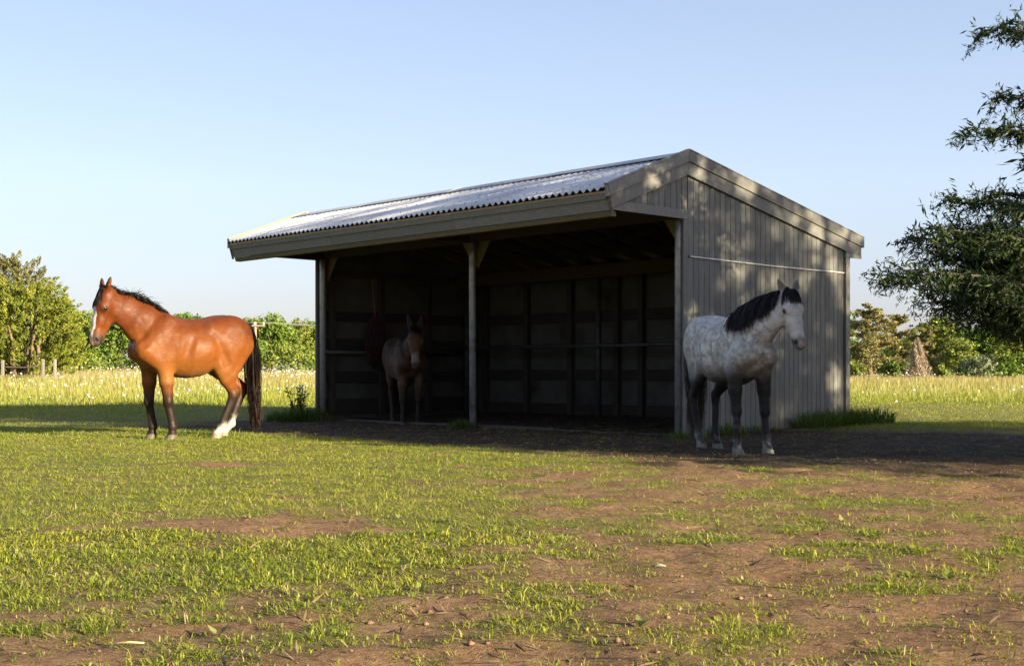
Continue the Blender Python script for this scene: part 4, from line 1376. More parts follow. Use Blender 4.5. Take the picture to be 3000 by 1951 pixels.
# ------------------------------------------------------------------ trees
def quads_at(ctr, nrm, size, asp, rng, tipdir=None):
    """leaf-shaped quads: centre, facing, length; tipdir gives the leaf's long axis"""
    n = len(ctr)
    if tipdir is None:
        tipdir = rng.normal(size=(n, 3))
    a = tipdir - nrm * np.sum(tipdir * nrm, 1, keepdims=True)
    a /= np.linalg.norm(a, axis=1, keepdims=True) + 1e-9
    b = np.cross(nrm, a)
    l = size[:, None]; w = (size * asp)[:, None]
    V = np.stack([ctr - a * l * .5, ctr + b * w * .5 - a * l * .05, ctr + a * l * .5, ctr - b * w * .5 - a * l * .05], 1).reshape(-1, 3)
    F = (np.arange(n) * 4)[:, None] + np.arange(4)[None]
    return V, F

def unit(v): return v / (np.linalg.norm(v, axis=-1, keepdims=True) + 1e-9)

def broadleaf(rng, H, W, base, nlobe, nclump, nleaf, leaf, ca, cb):
    """leafy crown of lobes, lobes of clumps, clumps of leaves"""
    V, C = [], []
    lob = []
    for i in range(nlobe):
        az = rng.uniform(0, 6.283); rr = W * .5 * rng.uniform(.15, .72)
        zz = rng.uniform(base + .18 * (H - base), H * .86)
        shrink = 1 - .55 * max(0, (zz - base) / (H - base) - .45)
        lob.append(((math.cos(az) * rr * shrink, math.sin(az) * rr * shrink, zz), W * rng.uniform(.17, .27)))
    lob.append(((0, 0, H * .80), W * .22))
    for (c, r) in lob:
        c = np.array(c)
        d = unit(rng.normal(size=(nclump, 3)) + np.array([0, 0, .25]))
        cc = c + d * r * rng.uniform(.55, 1.1, (nclump, 1)) * np.array([1, 1, .85])
        cr = r * rng.uniform(.20, .42, nclump)
        hue = rng.random(nclump)
        for k in range(nclump):
            dd = unit(rng.normal(size=(nleaf, 3)) + d[k] * .6)
            p_ = cc[k] + dd * cr[k] * rng.uniform(.4, 1.1, (nleaf, 1)) * np.array([1, 1, .7])
            nn = unit(dd * .7 + rng.normal(size=(nleaf, 3)) * .6 + np.array([0, 0, .3]))
            v, _ = quads_at(p_, nn, leaf * rng.uniform(.6, 1.35, nleaf), .75, rng)
            V.append(v)
            col = np.array(ca) * (1 - hue[k]) + np.array(cb) * hue[k]
            C.append(np.repeat(col[None] * rng.uniform(.75, 1.2, (nleaf, 1)), 4, 0))
    V = np.concatenate(V); C = np.concatenate(C)
    V[:, 2] = np.maximum(V[:, 2], .05)
    return V, np.arange(len(V)).reshape(-1, 4), C, lob

def pine(rng, H, W, base, nb, ca, cb, leaf=.20, upsweep=.1, flat=.28, taper=.9, per=26):
    """conifer with limbs carrying pads of needles"""
    V, C, limbs = [], [], []
    for i in range(nb):
        t = (i + rng.random()) / nb
        z = base + (H - base) * t
        ln = W * .5 * (1 - t ** 1.3 * taper) * rng.uniform(.65, 1.1)
        az = rng.uniform(0, 6.283)
        d = np.array([math.cos(az), math.sin(az), upsweep * rng.uniform(.2, 1.8)])
        limbs.append((np.array([0, 0, z - .1 * ln]), np.array([0, 0, z]) + d * ln))
        npad = 4
        for k in range(npad):
            f = (k + .9) / npad * rng.uniform(.85, 1.05)
            c = np.array([0, 0, z]) + d * ln * f + rng.normal(0, .10, 3) * ln * .6
            r = (.16 + .26 * ln * .55) * rng.uniform(.7, 1.2)
            dd = unit(rng.normal(size=(per, 3)))
            p_ = c + dd * r * rng.uniform(.3, 1, (per, 1)) * np.array([1, 1, flat * 1.6])
            nn = unit(rng.normal(size=(per, 3)) * .8 + dd * .4 + np.array([0, 0, .6]))
            td = unit(d * .8 + dd + np.array([0, 0, .35]) + rng.normal(size=(per, 3)) * .3)
            v, _ = quads_at(p_, nn, leaf * rng.uniform(.6, 1.4, per), .42, rng, td)
            V.append(v)
            hue = np.clip(rng.random() + rng.normal(0, .15, (per, 1)), 0, 1)
            C.append(np.repeat((np.array(ca) * (1 - hue) + np.array(cb) * hue) * rng.uniform(.75, 1.2, (per, 1)), 4, 0))
    V = np.concatenate(V); C = np.concatenate(C)
    V[:, 2] = np.maximum(V[:, 2], .05)
    return V, np.arange(len(V)).reshape(-1, 4), C, limbs

def plant_tree(name, V, F, C, loc, trunk, label, cat, group, leafmat, bark, rz=0.0, scale=(1, 1, 1)):
    root = empty(name, loc, rz); root.scale = scale
    trunk.build('trunk', bark, root, smooth_shade=True, fix=False)
    np_obj('crown', V, F, leafmat, root, colors=C)
    return tag(root, label, cat, group)

def simple_trunk(H, r, limbs, rng, lobes=None):
    mb = MB()
    w = [(rng.normal(0, .03) * H * .3, rng.normal(0, .03) * H * .3) for _ in range(4)]
    mb.tube([(0, 0, -.2), (w[0][0], w[0][1], H * .25), (w[1][0], w[1][1], H * .5), (w[2][0], w[2][1], H * .8)], [r * 1.15, r * .85, r * .6, r * .2], 8)
    if lobes is not None:
        for c, rr in lobes:
            mb.tube([(0, 0, max(.3, c[2] * .45)), (c[0] * .5, c[1] * .5, c[2] * .72), c], [r * .45, r * .3, r * .08], 5)
    if limbs is not None:
        for a, b in limbs:
            mb.tube([tuple(a), tuple((a + b) / 2 + np.array([0, 0, .04])), tuple(b)], [r * .22, r * .14, r * .05], 4)
    return mb

trng = np.random.default_rng(5)
def gbase(px, Y):
    X = (px - 1500) / F_PX * Y
    return X, float(terrain(np.array([X]), np.array([Y]))[0])

GA, GB = (.085, .145, .022), (.20, .285, .045)
YA, YB = (.125, .170, .028), (.25, .285, .055)
# leafy trees of the far edge: px, top py, width in px, distance, colours, words
LEAFY = [
    (-150, 935, 230, 118, GA, GB, 'leafy tree just left of the picture edge behind the cedars', 0),
    (186, 888, 130, 104, GA, GB, 'round green tree rising just right of the left-hand cedars'),
    (262, 918, 110, 116, GA, YB, 'lower dark green tree between the left cedars and the bay horse'),
    (345, 905, 150, 110, GA, GB, 'green tree behind the bay horse’s head'),
    (430, 935, 120, 122, YA, YB, 'green tree hidden behind the bay horse’s neck'),
    (548, 912, 150, 112, GA, GB, 'domed green tree showing above the bay horse’s back'),
    (650, 940, 120, 124, GA, YB, 'low tree behind the bay horse’s rump'),
    (742, 938, 120, 110, YA, YB, 'yellow-green tree just right of the bay horse’s rump'),
    (800, 926, 130, 106, GA, GB, 'tallest green tree between the bay horse and the shed'),
    (876, 946, 120, 112, YA, YB, 'bushy tree against the left edge of the shed'),
    (935, 940, 150, 120, GA, GB, 'green tree half hidden by the left shed post'),
    (2462, 900, 120, 124, GA, GB, 'green tree peeping out behind the right shed corner'),
    (2655, 968, 120, 126, GA, GB, 'dark green tree in the dip right of the rusty pines'),
    (2738, 932, 150, 112, YA, YB, 'bright green tree right of the dead conical tree'),
    (2800, 948, 150, 160, (.055, .085, .035), (.10, .13, .06), 'hazy far tree beyond the power line on the right'),  # its haze is put into the greyed leaf colours
    (2808, 998, 120, 92, YA, YB, 'yellow-green bushy tree below the power line on the right'),
    (2885, 955, 170, 108, GA, GB, 'broad green tree under the dark overhanging cedar'),
    (2975, 962, 150, 100, YA, YB, 'leafy tree at the right edge under the dark cedar'),
    (3080, 950, 200, 112, GA, GB, 'leafy tree just past the right picture edge'),
]
protos = []
for i in range(6):
    Hh, Ww = 6.0, 5.6
    V, F, C, lob = broadleaf(trng, Hh, Ww, .35, 13 + i % 3 * 2, 30, 16, .24, (1, 1, 1), (1, 1, 1))
    protos.append((V, F, lob, trng.random(len(V) // 16)))
for i, row in enumerate(LEAFY):
    px, top, wd, Y, ca, cb, words = row[:7]
    X, zb = gbase(px, Y)
    Ht = CAM_H + (1093 - top) / F_PX * Y - zb
    Wt = wd / F_PX * Y * 1.18
    V, F, lob, hue = protos[i % 6]
    hv = np.repeat(np.clip(hue + trng.normal(0, .12, len(hue)), 0, 1), 16)[:len(V), None]
    br = np.repeat(trng.uniform(.72, 1.2, len(V) // 4), 4)[:, None]
    C = (np.array(ca) * (1 - hv) + np.array(cb) * hv) * br
    V2 = V * np.array([Wt / 5.6, Wt / 5.6, Ht / 6.0]) 
    V2[:, :2] = V2[:, :2] @ np.array([[math.cos(i * 1.7), -math.sin(i * 1.7)], [math.sin(i * 1.7), math.cos(i * 1.7)]])
    lo2 = [((c[0] * .8, c[1] * .8, c[2] * Ht / 6), r) for c, r in lob]
    plant_tree('leafy_tree', V2, F, C, (X, Y, zb), simple_trunk(Ht, .16, None, trng, lo2), words, 'tree', 'leafy trees along the far edge of the meadow', M['leaf'], M['bark'])

# shrubs in front of the trees
SHR = [(60, 1040, 90, 70, GA, YB, 'low shrub under the left-hand cedars'), (235, 1030, 110, 84, YA, YB, 'low shrub right of the wooden fence posts'), (310, 1035, 120, 92, GA, GB, 'low shrub behind the bay horse’s muzzle'),
       (560, 1030, 130, 96, GA, GB, 'low shrub seen under the bay horse’s belly'), (690, 1030, 120, 95, YA, YB, 'low shrub behind the bay horse’s tail'), (760, 1020, 130, 94, GA, GB, 'low shrub midway between the bay horse and the shed'), (850, 1022, 130, 92, YA, YB, 'low shrub beside the left shed post'), (930, 1025, 120, 96, GA, GB, 'low shrub behind the left shed corner'),
       (2500, 1060, 60, 82, YA, YB, 'low shrub at the right shed corner'), (2612, 1062, 52, 78, (.10, .15, .02), (.20, .27, .05), 'bright green shrub just left of the dead conical tree'), (2760, 1068, 40, 78, YA, YB, 'small green shrub right of the dead conical tree'),
       (2830, 1060, 90, 84, GA, YB, 'low dark shrub in the middle of the right tree line'), (2868, 1050, 100, 80, (.13, .16, .085), (.21, .245, .14), 'pale grey-green shrub on the right side of the meadow'), (2960, 1055, 120, 82, GA, GB, 'low shrub near the right picture edge'), (3060, 1050, 120, 82, GA, GB, 'low shrub past the right picture edge'), (420, 1035, 120, 92, YA, YB, 'low shrub behind the bay horse’s chest')]
for i, (px, top, wd, Y, ca, cb, words) in enumerate(SHR):
    X, zb = gbase(px, Y)
    Ht = max(1.1, CAM_H + (1093 - top) / F_PX * Y - zb)
    Wt = wd / F_PX * Y * 1.3
    V, F, C, lob = broadleaf(trng, Ht, Wt, .05, 7, 14, 9, .20, ca, cb)
    plant_tree('shrub', V, F, C, (X, Y, zb), simple_trunk(Ht * .8, .05, None, trng, lob[:4]), words, 'shrub', 'shrubs along the far edge of the meadow', M['leaf'], M['bark'])

# the wood far behind, seen only in the gaps
wrng = np.random.default_rng(33)
n = 26000
wx = wrng.uniform(-95, 105, n)
keepw = (wx < -22) | (wx > 34) ; wx = wx[keepw]; n = len(wx)
wy = 150 + wrng.uniform(-6, 10, n)
hgt = 3.2 + 2.2 * fbm2(wx, wy * 0, .22, 3, 201) 
wz = terrain(wx, wy) + hgt * wrng.random(n) ** .8
hv = np.clip(fbm2(wx, wz, .5, 3, 203) + wrng.normal(0, .15, n), 0, 1)[:, None]
Vw, Fw = quads_at(np.stack([wx, wy, wz], 1), unit(wrng.normal(size=(n, 3)) + np.array([.3, -.6, .4])), wrng.uniform(.35, .75, n), .8, wrng)
o = np_obj('far_wood', Vw, Fw, M['leaf'], colors=np.repeat(np.array([[.06, .10, .025]]) * (1 - hv) + np.array([[.15, .20, .05]]) * hv, 4, 0))
tag(o, 'far wood closing the gaps between the trees', 'wood', kind='stuff')

# rusty pines on the right
PA, PB = (.14, .145, .050), (.26, .225, .088)
for px, top, wd, Y, nb, words in ((2550, 905, 200, 88, 58, 'taller rusty-needled pine beside the right shed corner'), (2622, 925, 150, 94, 44, 'second rusty pine, just left of the dead conical tree'), (2715, 965, 90, 104, 34, 'slim rusty pine behind the dead conical tree')):
    X, zb = gbase(px, Y)
    Ht = CAM_H + (1093 - top) / F_PX * Y - zb
    V, F, C, limbs = pine(trng, Ht, wd / F_PX * Y * 1.15, .5, nb, PA, PB, .22, .18, .30, .62, 34)
    plant_tree('pine_tree', V, F, C, (X, Y, zb), simple_trunk(Ht, .17, limbs, trng), words, 'tree', 'rusty pines on the right', M['leaf'], M['cedar_bark'])

# the dead conical tree
X, zb = gbase(2688, 76)
Ht = CAM_H + (1093 - 992) / F_PX * 76 - zb
mb = MB(); V, C = [], []
mb.tube([(0, 0, -.2), (0, 0, Ht * .5), (0, 0, Ht)], [.09, .05, .01], 6)
nt_ = 5200
t = trng.random(nt_) ** .85
az = trng.uniform(0, 6.283, nt_)
rad = 1.06 * (1 - t) ** .8 * np.sqrt(trng.random(nt_)) * (.8 + .25 * np.sin(az * 5 + t * 9))
c = np.stack([np.cos(az) * rad, np.sin(az) * rad, .08 + Ht * t * .97], 1)
td = unit(np.stack([np.cos(az) * .55, np.sin(az) * .55, np.ones(nt_)], 1) + trng.normal(0, .3, (nt_, 3)))
V, F = quads_at(c, unit(trng.normal(size=(nt_, 3))), trng.uniform(.12, .32, nt_), .16, trng, td)
C = np.repeat((np.array([.30, .245, .20]) + trng.random((nt_, 1)) * np.array([.16, .13, .10])), 4, 0)
plant_tree('dead_tree', V, F, C, (X, 76, zb), mb, 'bare grey-brown conical dead tree at the meadow edge', 'tree', None, M['leaf'], M['bark'])

# cedars on the left: plumes of upswept foliage over several stems
def plume_cedar(rng, H, W, nplume, ca, cb, leaf, shape, upness=1.0, per=80):
    V, C, axs = [], [], []
    for i in range(nplume):
        t = rng.random() ** .9
        az = rng.uniform(0, 6.283)
        r = W * .5 * shape(t) * math.sqrt(rng.uniform(.12, 1))
        c = np.array([math.cos(az) * r, math.sin(az) * r, .35 + (H - .9) * t])
        d = unit(np.array([math.cos(az) * .75, math.sin(az) * .75, rng.uniform(.15, 1.1) * upness]) + rng.normal(0, .15, 3))
        ln = rng.uniform(.45, 1.05) * (.85 + .35 * t)
        s = np.sqrt(rng.random(per))
        off = unit(rng.normal(size=(per, 3))) * ((.05 + .24 * (1 - s)) * ln)[:, None]
        p_ = c + d * (s * ln)[:, None] + off
        td = unit(d + off * 1.8 + rng.normal(0, .25, (per, 3)))
        nn = unit(off * 4 + rng.normal(0, .6, (per, 3)) + np.array([0, 0, .25]))
        v, _ = quads_at(p_, nn, leaf * rng.uniform(.6, 1.4, per), .34, rng, td)
        V.append(v)
        hue = np.clip(rng.random() + rng.normal(0, .12, (per, 1)), 0, 1)
        C.append(np.repeat((np.array(ca) * (1 - hue) + np.array(cb) * hue) * rng.uniform(.75, 1.2, (per, 1)), 4, 0))
    V = np.concatenate(V)
    V[:, 2] = np.maximum(V[:, 2], .25)
    return V, np.arange(len(V)).reshape(-1, 4), np.concatenate(C)
def multi_stem(rng, n, H, spread):
    mb = MB()
    for i in range(n):
        a = 6.283 * i / n + rng.random()
        x0, y0 = math.cos(a) * .35, math.sin(a) * .25
        x1, y1 = math.cos(a) * spread, math.sin(a) * spread
        mb.tube([(x0, y0, -.2), (x0 * 1.3 + x1 * .15, y0 * 1.3, H * .18), (x1 * .6, y1 * .6, H * .5), (x1, y1, H * .85)], [.17, .13, .08, .02], 7)
    return mb
for px, top, wd, Y, npl, ca, cb, shape, words in (
        (52, 752, 250, 64, 430, (.10, .105, .036), (.20, .19, .072), lambda t: (1 - .55 * t) * min(1, .35 + 2.2 * t), 'tall olive-brown cedar at the left picture edge'),
        (70, 835, 330, 60, 620, (.095, .128, .016), (.225, .238, .030), lambda t: math.sqrt(max(0, 1 - (t - .28) ** 2 / .55)) * .95, 'broad yellow-green cedar in front of the tall olive one'),
        (-75, 800, 220, 66, 240, (.12, .135, .02), (.22, .22, .035), lambda t: (1 - .6 * t), 'cedar cut off by the left picture edge')):
    X, zb = gbase(px, Y)
    Ht = CAM_H + (1093 - top) / F_PX * Y - zb
    V, F, C = plume_cedar(trng, Ht, wd / F_PX * Y, npl, ca, cb, .145, shape)
    plant_tree('cedar_tree', V, F, C, (X, Y, zb), multi_stem(trng, 5, Ht * .8, 1.1), words, 'tree', 'cedars at the left edge of the meadow', M['cedar_leaf'], M['cedar_bark'])

# ------------------------------------------------------------------ the dark cedar overhanging from the right
def limb_foliage(rng, a, b, sag, reach, dens, ca, cb, V, C, wood, leaf=.080, hang=.36, start=.16, k=7, step=.049):
    """one limb from a to b with side sprays hung with scaly foliage"""
    a, b = np.array(a, float), np.array(b, float)
    L_ = np.linalg.norm(b - a)
    d = (b - a) / L_
    side = unit(np.cross(d, np.array([0, 0, 1.0])))
    def pt(t): return a + (b - a) * t + np.array([0, 0, 1]) * (sag * L_ * (t * t - t) * 2 + .0)
    ts = np.linspace(0, 1, 7)
    wood.tube([tuple(pt(t)) for t in ts], list(np.linspace(.040, .004, 7) * (.4 + L_ * .18)), 5)
    ns = int(L_ * dens)
    for i in range(ns):
        t = start + (1 - start) * (i + rng.random()) / ns
        s = 1 if rng.random() < .5 else -1
        rl = reach * (1.15 - .85 * t) * rng.uniform(.5, 1.15)
        if t > .93: rl = max(rl, .18)
        dv = unit(d * rng.uniform(.45, 1.0) + side * s * rng.uniform(.15, .9) + np.array([0, 0, rng.normal(-.22, .36)]))
        p0 = pt(t)
        m = max(3, int(rl / step))
        q = np.linspace(.12, 1, m)
        dr = np.array([0, 0, -1.0])[None] * (hang * rl * q ** 2)[:, None] * rng.uniform(.2, 1.4)
        line = p0 + dv[None] * (q * rl)[:, None] + dr
        wood.tube([tuple(p0), tuple(line[m // 2]), tuple(line[-1])], [.004, .003, .0015], 3, caps=False)
        nt2 = m * 3                                            # little side twigs, each with its scales
        base = np.repeat(line, 3, 0)
        tap = np.repeat(1.15 - .7 * q, 3)
        tdv = unit(rng.normal(size=(nt2, 3)) * .8 + dv * .9 + np.array([0, 0, -.1]))
        tl = leaf * 2.2 * tap * rng.uniform(.5, 1.3, nt2)
        sc = (np.arange(k) + .6) / k
        pp = (base[:, None] + tdv[:, None] * (tl[:, None] * sc[None])[..., None]).reshape(-1, 3) + rng.normal(0, leaf * .10, (nt2 * k, 3))
        td = unit(np.repeat(tdv, k, 0) + rng.normal(0, .5, (nt2 * k, 3)))
        ln = leaf * rng.uniform(.65, 1.3, nt2 * k) * np.repeat(np.clip(tap, .5, 1), k)
        v, _ = quads_at(pp, unit(rng.normal(size=(nt2 * k, 3)) + np.array([0, 0, .3])), ln, .215, rng, td)
        V.append(v)
        hue = np.clip(rng.random() * .8 + rng.normal(0, .15, (nt2 * k, 1)), 0, 1)
        C.append(np.repeat((np.array(ca) * (1 - hue) + np.array(cb) * hue) * rng.uniform(.7, 1.25, (nt2 * k, 1)), 4, 0))

crng = np.random.default_rng(21)
CX, CY = 6.9, 11.3
KA, KB = (.017, .036, .010), (.046, .070, .018)
def tip(px, py, Y):
    q = at(px, py, Y); return np.array([q.x - CX, q.y - CY, q.z])
V, C, wood = [], [], MB()
wood.tube([(0, 0, -.2), (.05, 0, 1.2), (-.05, .08, 2.8), (.02, 0, 4.4), (0, 0, 6.0)], [.24, .20, .15, .09, .02], 10)
LIMBS = [  # tip (px, py, distance), height on the trunk, reach of side sprays
    ((2585, 805, 11.0), 1.55, .55), ((2665, 690, 11.4), 1.75, .60), ((2650, 790, 10.5), 1.7, .55), ((2720, 665, 10.8), 1.95, .60), ((2745, 880, 11.0), 1.35, .50),
    ((2800, 930, 10.7), 1.15, .45), ((2830, 720, 11.7), 1.8, .60), ((2870, 900, 11.8), 1.3, .50), ((2930, 690, 10.4), 1.9, .60), ((2960, 940, 11.0), 1.15, .45),
    ((2790, 790, 12.0), 1.6, .60), ((2900, 820, 10.4), 1.5, .55), ((2800, 660, 12.2), 2.0, .5), ((2890, 955, 12.3), 1.2, .45), ((3010, 880, 10.2), 1.35, .5), ((2740, 740, 11.3), 1.7, .7), ((2770, 840, 11.6), 1.5, .7), ((2830, 850, 10.8), 1.45, .7), ((2900, 760, 11.6), 1.7, .7), ((2950, 870, 11.5), 1.4, .7), ((3000, 740, 11.0), 1.8, .7), ((3040, 930, 11.4), 1.3, .6), ((2810, 690, 10.9), 1.85, .6), ((2920, 900, 10.9), 1.3, .6), ((2990, 690, 12.0), 1.95, .6), ((2860, 770, 11.2), 1.7, .6), ((2960, 800, 12.0), 1.6, .6),
    ((2778, 578, 11.2), 2.30, .42), ((2890, 560, 11.6), 2.35, .45), ((2930, 610, 10.8), 2.25, .45),
    ((2838, 372, 11.2), 2.95, .30), ((2925, 275, 11.3), 3.25, .36), ((2960, 370, 11.0), 3.0, .34),
    ((2882, 78, 11.2), 3.75, .30), ((2960, 60, 11.6), 3.85, .32),
]
for (px, py, Y), zb, rc in LIMBS:
    limb_foliage(crng, (0, 0, zb), tip(px, py, Y), .04, rc, 20, KA, KB, V, C, wood)
nvis = len(V)
for i in range(74):                       # the rest of the tree
    t = (i + crng.random()) / 74
    z = 1.1 + 4.9 * t
    az = crng.uniform(-2.35, 2.35)
    R_ = (2.9 * (1 - t) ** .65 + .25) * crng.uniform(.75, 1.08)
    limb_foliage(crng, (0, 0, z), (math.cos(az) * R_, math.sin(az) * R_, z + .18 * R_ * crng.uniform(-.5, 1)), .04, .55 * (1 - .5 * t), 8, KA, KB, V, C, wood, leaf=.14, k=4, step=.09)
V, C = np.concatenate(V), np.concatenate(C)
cedar = empty('cedar_tree', (CX, CY, gz1(CX, CY)))
tag(cedar, 'dark cedar reaching its drooping branches in from the right picture edge', 'tree')
wood.build('trunk', M['bark'], cedar, smooth_shade=True, fix=False)
np_obj('crown', V, np.arange(len(V)).reshape(-1, 4), M['cedar_leaf'], cedar, colors=C)

# cedars standing beyond the right of the picture, whose shade lies across the yard
V, C, wood = [], [], MB()
wood.tube([(0, 0, -.2), (.05, 0, 1.2), (-.05, .08, 2.8), (.02, 0, 4.4), (0, 0, 6.2)], [.24, .20, .15, .09, .02], 8)
for i in range(58):
    t = (i + crng.random()) / 58
    z = .9 + 5.3 * t
    az = i * 2.399 + crng.normal(0, .3)
    R_ = (3.0 * (1 - t) ** .6 + .25) * crng.uniform(.75, 1.08)
    limb_foliage(crng, (0, 0, z), (math.cos(az) * R_, math.sin(az) * R_, z + .18 * R_ * crng.uniform(-.5, 1)), .04, .6 * (1 - .45 * t), 6, KA, KB, V, C, wood, leaf=.17, k=5, step=.075)
V, C = np.concatenate(V), np.concatenate(C)
src = empty('cedar_tree', (0, 0, 0))
tk = wood.build('trunk', M['cedar_bark'], src, smooth_shade=True, fix=False)
crw = np_obj('crown', V, np.arange(len(V)).reshape(-1, 4), M['cedar_leaf'], src, colors=C)
SHADE = [(14.0, 6.6, 1.52, 0.3, 'cedar standing out of the picture to the right of the dark one'), (10.9, 8.5, .86, 1.1, 'cedar nearest the dark one, out of the picture'), (17.2, 8.3, 1.3, 2.2, 'cedar farther out of the picture on the right'), (22.5, 2.2, 1.6, 4.0, 'cedar farthest out of the picture on the right')]
for i, (x, y, s, rz, words) in enumerate(SHADE):
    r = src
    if i:
        r = src.copy(); COL.objects.link(r)
        for ch in (tk, crw):
            c = ch.copy(); COL.objects.link(c); c.parent = r
    r.location = (x, y, float(terrain(np.array([x]), np.array([y]))[0])); r.rotation_euler = (0, 0, rz); r.scale = (s, s, s)
    tag(r, words, 'tree', 'shade cedars right of the yard')
# ------------------------------------------------------------------ weeds, fence, wires, hay
def tuft(name, x, y, n, rad, hgt, words, group=None, cols=((.07, .13, .02), (.15, .20, .04)), wd=.005, lean=.7, cat='grass clump', zoff=0.0):
    a = RNG.uniform(0, 2 * np.pi, n)
    r = np.sqrt(RNG.random(n)) * rad
    bx2 = r * np.cos(a); by2 = r * np.sin(a)
    az = a + RNG.normal(0, .9, n)
    h = hgt * RNG.uniform(.4, 1.15, n) * (1 - .35 * r / rad)
    hu = RNG.random((n, 1))
    c1 = (np.array(cols[0]) * (1 - hu) + np.array(cols[1]) * hu) * RNG.uniform(.8, 1.2, (n, 1))
    zz = ground_z(x + bx2, y + by2) - .01
    z0 = float(zz.mean())
    V, F, C = blade_mesh(bx2, by2, zz - z0, h, wd * RNG.uniform(.6, 1.4, n), az, np.abs(RNG.normal(lean, .35, n)), c1 * .75, c1, True)
    root = empty(name, (x, y, z0 + zoff))
    np_obj('blades', V, F, M['grass'], root, colors=C)
    tag(root, words, cat, group)
    return root
def shed_pt(a, v):
    q = C0 + UD * (-a) + VD * v
    return float(q[0]), float(q[1])

x, y = shed_pt(-LEN / 2 - .02, -.05)
tuft('grass_clump', x - .10, y, 240, .20, .20, 'grass clump at the foot of the middle post')
x, y = shed_pt(.02, -.12)
tuft('grass_clump', x + .1, y, 260, .28, .16, 'low grass clump at the foot of the right shed post')
x, y = shed_pt(.16, .72)
tuft('grass_clump', x, y, 260, .26, .26, 'grass clump against the gable wall behind the grey horse’s hind legs')
x, y = shed_pt(.14, 1.45)
tuft('grass_clump', x, y, 120, .22, .16, 'thin grass clump against the gable wall between the grey horse’s forelegs')
x, y = shed_pt(.24, 2.55)
tuft('grass_clump', x, y, 380, .36, .34, 'tall grass clump against the gable wall right of the grey horse')
x, y = shed_pt(.28, 3.20)
tuft('grass_clump', x, y, 650, .40, .34, 'thick dark grass clump beside the back corner of the gable wall', cols=((.07, .13, .02), (.13, .20, .04)))
x, y = shed_pt(.30, 3.85)
tuft('grass_clump', x, y, 520, .36, .38, 'arching grass clump just past the right shed corner', cols=((.07, .13, .02), (.13, .20, .04)))

# daisy plant at the left post
def stem_plant(name, x, y, stems, hgt, spread, words, cat, heads=True, seedhead=False):
    z0 = gz1(x, y)
    root = empty(name, (x, y, z0))
    mb = MB(); V, C = [], []
    tips = []
    for i in range(stems):
        a = random.uniform(0, 6.283); r = random.uniform(.2, 1) * spread
        hh = hgt * random.uniform(.6, 1.05)
        p0 = (math.cos(a) * .08, math.sin(a) * .08, 0); p2 = (math.cos(a) * r, math.sin(a) * r, hh)
        p1 = ((p0[0] + p2[0]) * .4, (p0[1] + p2[1]) * .4, hh * .55)
        mb.tube([p0, p1, p2], [.005, .004, .003], 4)
        tips.append(p2)
        for k in range(11):
            t = random.random() ** 1.2 * .92
            q = np.array(p0) * (1 - t) ** 2 + 2 * t * (1 - t) * np.array(p1) + t * t * np.array(p2)
            V.append(q)
    V = np.array(V); n = len(V)
    d = unit(RNG.normal(size=(n, 3)) + np.array([0, 0, .5]))
    ln = RNG.uniform(.05, .12, n)
    Vq, F = quads_at(V + d * (ln * .5)[:, None], unit(RNG.normal(size=(n, 3)) + np.array([0, 0, .4])), ln, .28, RNG, d)
    Cq = np.repeat(np.array([[.06, .11, .022]]) * RNG.uniform(.7, 1.5, (n, 1)), 4, 0)
    mb.build('stems', M['stem'], root, fix=False)
    np_obj('leaves', Vq, F, M['leaf'], root, colors=Cq)
    if heads:
        for p2 in tips[:9]:
            fl = empty('flower'); fl.parent = root; fl.location = p2
            fl.rotation_euler = (random.uniform(.4, 1.2), random.uniform(-.4, .4), random.uniform(-.5, .9))
            link(bpy.data.objects.new('petals', DAISY), fl)
            link(bpy.data.objects.new('disc', DISC), fl)
    tag(root, words, cat)
    return root
M['stem'] = surf('green_stem', (.05, .09, .02), (.09, .14, .035), 12, .6)
M['yolk'] = surf('yellow_disc', (.45, .28, .02), (.60, .40, .04), 40, .7)
pv, pf = [], []
for k in range(14):
    a = 6.283 * k / 14
    ca_, sa_ = math.cos(a), math.sin(a)
    b = len(pv)
    for r, w_, z_ in ((.008, .003, 0), (.022, .0055, .002), (.031, .003, -.001)):
        pv += [(ca_ * r - sa_ * w_, sa_ * r + ca_ * w_, z_), (ca_ * r + sa_ * w_, sa_ * r - ca_ * w_, z_)]
    pf += [(b, b + 1, b + 3, b + 2), (b + 2, b + 3, b + 5, b + 4)]
DAISY = np_mesh('petals', np.array(pv), np.array(pf), M['petal'], colors=np.full((len(pv), 3), .76))
bm = bmesh.new(); bmesh.ops.create_uvsphere(bm, u_segments=8, v_segments=5, radius=.010)
DISC = bpy.data.meshes.new('disc'); bm.to_mesh(DISC); bm.free(); DISC.materials.append(M['yolk'])
x, y = shed_pt(-LEN - .12, -.30)
stem_plant('daisy_plant', x, y, 24, .56, .28, 'tall daisy plant with white flowers at the left shed post', 'flowers')
tuft('grass_clump', x - .02, y - .12, 900, .48, .30, 'thick weed clump around the foot of the left shed post', cols=((.05, .10, .015), (.10, .16, .03)))
x, y = shed_pt(-LEN + .35, -.18)
tuft('grass_clump', x, y, 160, .25, .15, 'small grass clump inside the left shed post')

